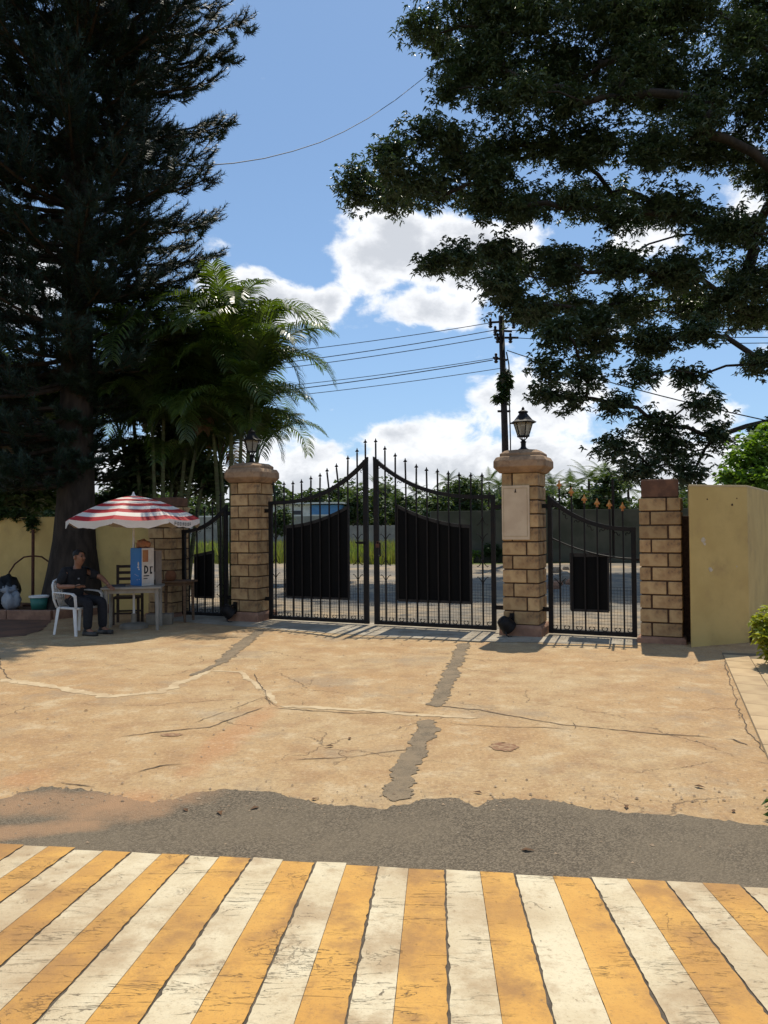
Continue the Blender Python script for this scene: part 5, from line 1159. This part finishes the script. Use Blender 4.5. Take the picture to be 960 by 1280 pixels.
# distant wood and single trees and palms
r = np.random.default_rng(33); pads = []
for i in range(120):
    x = r.uniform(-75, 95); y = r.uniform(95, 130); hgt = r.uniform(3.6, 7.4) + (y - 95) * .06
    pads.append(((x, y, hgt * .5), (r.uniform(2.2, 4.5), 2.5, hgt * .55)))
P = np.concatenate([ellip(r, 110, c, rad, .6) for c, rad in pads]); P[:, 2] = np.maximum(P[:, 2], .1)
V, Fc = rosettes(P, r, 6, .95, .5, .3, .3); tag(big_mesh('far_wood', V, Fc, far_m), 'distant band of green trees along the horizon', 'wood', kind='stuff')
for i, (qx, qy, dep, rx, ry) in enumerate([(582, 612, 78, 26, 16), (545, 628, 74, 22, 10), (505, 628, 80, 20, 10), (445, 628, 78, 18, 12), (760, 606, 60, 22, 22), (730, 625, 62, 26, 12), (672, 620, 70, 20, 14), (392, 622, 92, 22, 10), (640, 628, 66, 26, 12)]):
    k = dep / F; c = D(qx, qy, dep); ba_ = (c[0], c[1], -.03)
    bush('broadleaf_tree', ['dense dark tree crown rising over the gate leaf by the plaque pillar', 'low rounded tree seen through the bars of the double gate', 'low rounded tree seen through the bars of the double gate', 'low rounded tree seen through the bars of the double gate', 'bushy tree standing in front of the low pillar with coconut palms', 'low rounded tree seen above the wicket gate rail', 'low rounded tree seen above the wicket gate rail', 'pale distant tree above the blue house', 'low rounded tree seen through the bars of the double gate'][i], 'tree', [(c, (rx * k, rx * k * .8, ry * k)), ((c[0] - rx * k * .5, c[1], max(c[2] * .62, .8)), (rx * k * .8, rx * k * .6, ry * k * .8)), ((c[0] + rx * k * .55, c[1], max(c[2] * .6, .8)), (rx * k * .7, rx * k * .6, ry * k * .7))], far_m, 80 + i, 7, .55, .26, 16, base=ba_, smin=.03, group='trees across the field')
def coco_mesh(seed):
    r = np.random.default_rng(seed); V = []; Fc = []
    for k in range(15):
        a = k * 2.399 + r.normal(0, .2); e = R(r.uniform(-15, 75)); L = r.uniform(2.2, 3.0); p = np.zeros(3); d = np.array([math.cos(a) * math.cos(e), math.sin(a) * math.cos(e), math.sin(e)]); sdv_ = np.array([-math.sin(a), math.cos(a), 0]); prev = None
        for s_ in range(9):
            w_ = .05 + .42 * math.sin(math.pi * min(1, .15 + s_ / 9))
            if s_ % 1 == 0 and s_ > 0:
                for sg in (-1, 1):
                    for o_ in (.0, .5):
                        b0 = p + d * L / 9 * o_; i0 = len(V); V += [b0 - d * .06, b0 + d * .06, b0 + sdv_ * sg * w_ * 1.3 + d * .25 + np.array([0, 0, -.35 * w_ - .05])]; Fc.append((i0, i0 + 1, i0 + 2))
            p = p + d * L / 9; d = d + np.array([0, 0, -.15]); d /= np.linalg.norm(d)
    me = bpy.data.meshes.new('crown'); me.from_pydata([tuple(v) for v in V], [], Fc); me.materials.append(farpalm_m); return me
CM = [coco_mesh(i) for i in range(3)]
for i, (qx, qy, dep) in enumerate([(736, 598, 75), (713, 604, 80), (690, 606, 85), (755, 592, 82), (775, 600, 88), (612, 602, 95), (625, 608, 90), (600, 606, 100), (474, 612, 100), (520, 616, 105), (560, 602, 98), (690, 618, 105), (440, 616, 110), (785, 612, 78)]):
    c = D(qx, qy, dep); t = thing('coconut_palm', 'distant coconut palm standing above the wicket gate' if qx > 660 else 'distant coconut palm rising over the field trees behind the double gate', 'palm', (c[0], c[1], -.03), 0, 'coconut palms above the wicket gate' if qx > 660 else 'coconut palms behind the double gate')
    m = MB(); m.tube([(.5 * math.sin(i), 0, -.1), (.2 * math.sin(i), 0, c[2] * .5), (0, 0, c[2])], [.22, .16, .12], 7); m.build('trunk', bark_m, t, True)
    o = link_mesh('crown', CM[i % 3], None, t); o.location = (0, 0, c[2]); o.rotation_euler = (0, 0, i * 1.3)

# ------------------------------------------------------------------ utility pole and lines
PX, PY = D(630, 500, 28)[0], 28.0
up_ = thing('utility_pole', 'dark utility pole with insulators and a creeper clump behind the lantern', 'utility pole', (PX, PY, 0))
ztop = D(628, 395, 28)[2]
def rel(qx, qy, dy=0): p = D(qx, qy, 28 + dy); return (p[0] - PX, p[1] - PY, p[2])
m = MB(); m.tube([(.06, 0, -.1), (.02, 0, ztop * .5), (-.07, 0, ztop)], [.15, .125, .10], 10); m.build('pole', pole_m, up_, True)
for (a, b_) in (((612, 403), (648, 401)), ((617, 413), (640, 414)), ((618, 422), (648, 422)), ((616, 447), (634, 450)), ((622, 514), (638, 514))):
    m = MB(); m.tube([rel(*a), rel(*b_)], .045, 5); m.build('cross_arm', pole_m, up_)
m = MB(); m.lathe([(.02, -.16), (.05, -.15), (.075, -.11), (.04, -.09), (.075, -.05), (.04, -.03), (.085, .01), (.04, .03), (.05, .10), (.02, .13)], 10); INS = m.mesh('insulator', ceramic_m)
for q_ in ((613, 403), (619, 413), (622, 422), (638, 422), (642, 404), (620, 447)): o = link_mesh('insulator', INS, None, up_, True); o.location = rel(*q_, -.05); o.scale = (1.1, 1.1, 1.3)
m = MB(); m.lathe([(.02, .42), (.14, .38), (.19, .2), (.20, 0), (.17, -.25), (.12, -.45), (.02, -.5)], 12, rel(631, 477)); m.build('creeper_mass', leaf_mat('dry_creeper', (.06, .05, .03), (.09, .07, .04), .1), up_, True)
rr_ = np.random.default_rng(4); P = ellip(rr_, 160, rel(631, 478), (.24, .24, .5), .8); P = np.concatenate([P, ellip(rr_, 60, rel(626, 497), (.4, .3, .22), .3)]); V, Fc = rosettes(P, rr_, 6, .17, .08, .4, -.1); big_mesh('creeper_leaves', V, Fc, bush_m, up_)
m = MB(); m.tube([rel(633, 440), rel(636, 455), rel(637, 475), rel(637, 510), rel(638, 550), (rel(638, 550)[0], 0, 0)], .025, 6); m.build('conduit', cable_m, up_)
def line(a, b_, sag, rad, label, n=26, group='power lines on the utility pole'):
    a, b_ = np.array(a, float), np.array(b_, float); pts = []
    for f in np.linspace(0, 1, n): p = a + (b_ - a) * f; p[2] -= sag * 4 * f * (1 - f); pts.append(p)
    m = MB(); m.tube(pts, rad, 5); o = m.build('power_line', cable_m, None, True); return tag(o, label, 'power line', group)
for (ya, yb, rad) in ((403, 424, .014), (413, 437, .016), (421, 444, .015), (448, 467, .013), (450, 472, .018), (460, 480, .013)):
    a = D(616 if ya < 455 else 628, ya, 28); b_ = D(385, yb, 29.5); e = a + (b_ - a) * 3.2; line(a, e, .45, rad, 'thin dark power line running from the utility pole towards the palms')
for (ya, xb, yb, db) in ((404, 960, 402, 24), (413, 960, 412, 24), (422, 960, 419, 24)):
    a = D(640, ya, 28); b_ = D(xb, yb, db); e = a + (b_ - a) * 1.8; line(a, e, .25, .014, 'thin dark power line running from the utility pole into the spreading tree')
a = D(634, 438, 28); b_ = D(960, 514, 21); line(a, a + (b_ - a) * 1.5, .3, .018, 'dark service cable sloping down behind the plain yellow wall', group=None)
# the cable high above the gate, from the conifer to the spreading tree
pts = [D(120, 196, 14.0), D(200, 207, 14.6), D(253, 207, 15.0), D(292, 204, 16.8), D(330, 198, 18.0), D(366, 189, 19.4), D(400, 178, 20.8), D(430, 164.5, 22.1), D(460, 148, 23.4), D(495, 124.5, 25.2), D(530, 97, 27.4), D(600, 38, 29.5), D(660, -20, 31.0)]
m = MB(); m.tube(pts, .011, 5); tag(m.build('overhead_cable', cable_m, None, True), 'single sagging cable high above the gate between conifer and spreading tree', 'cable')
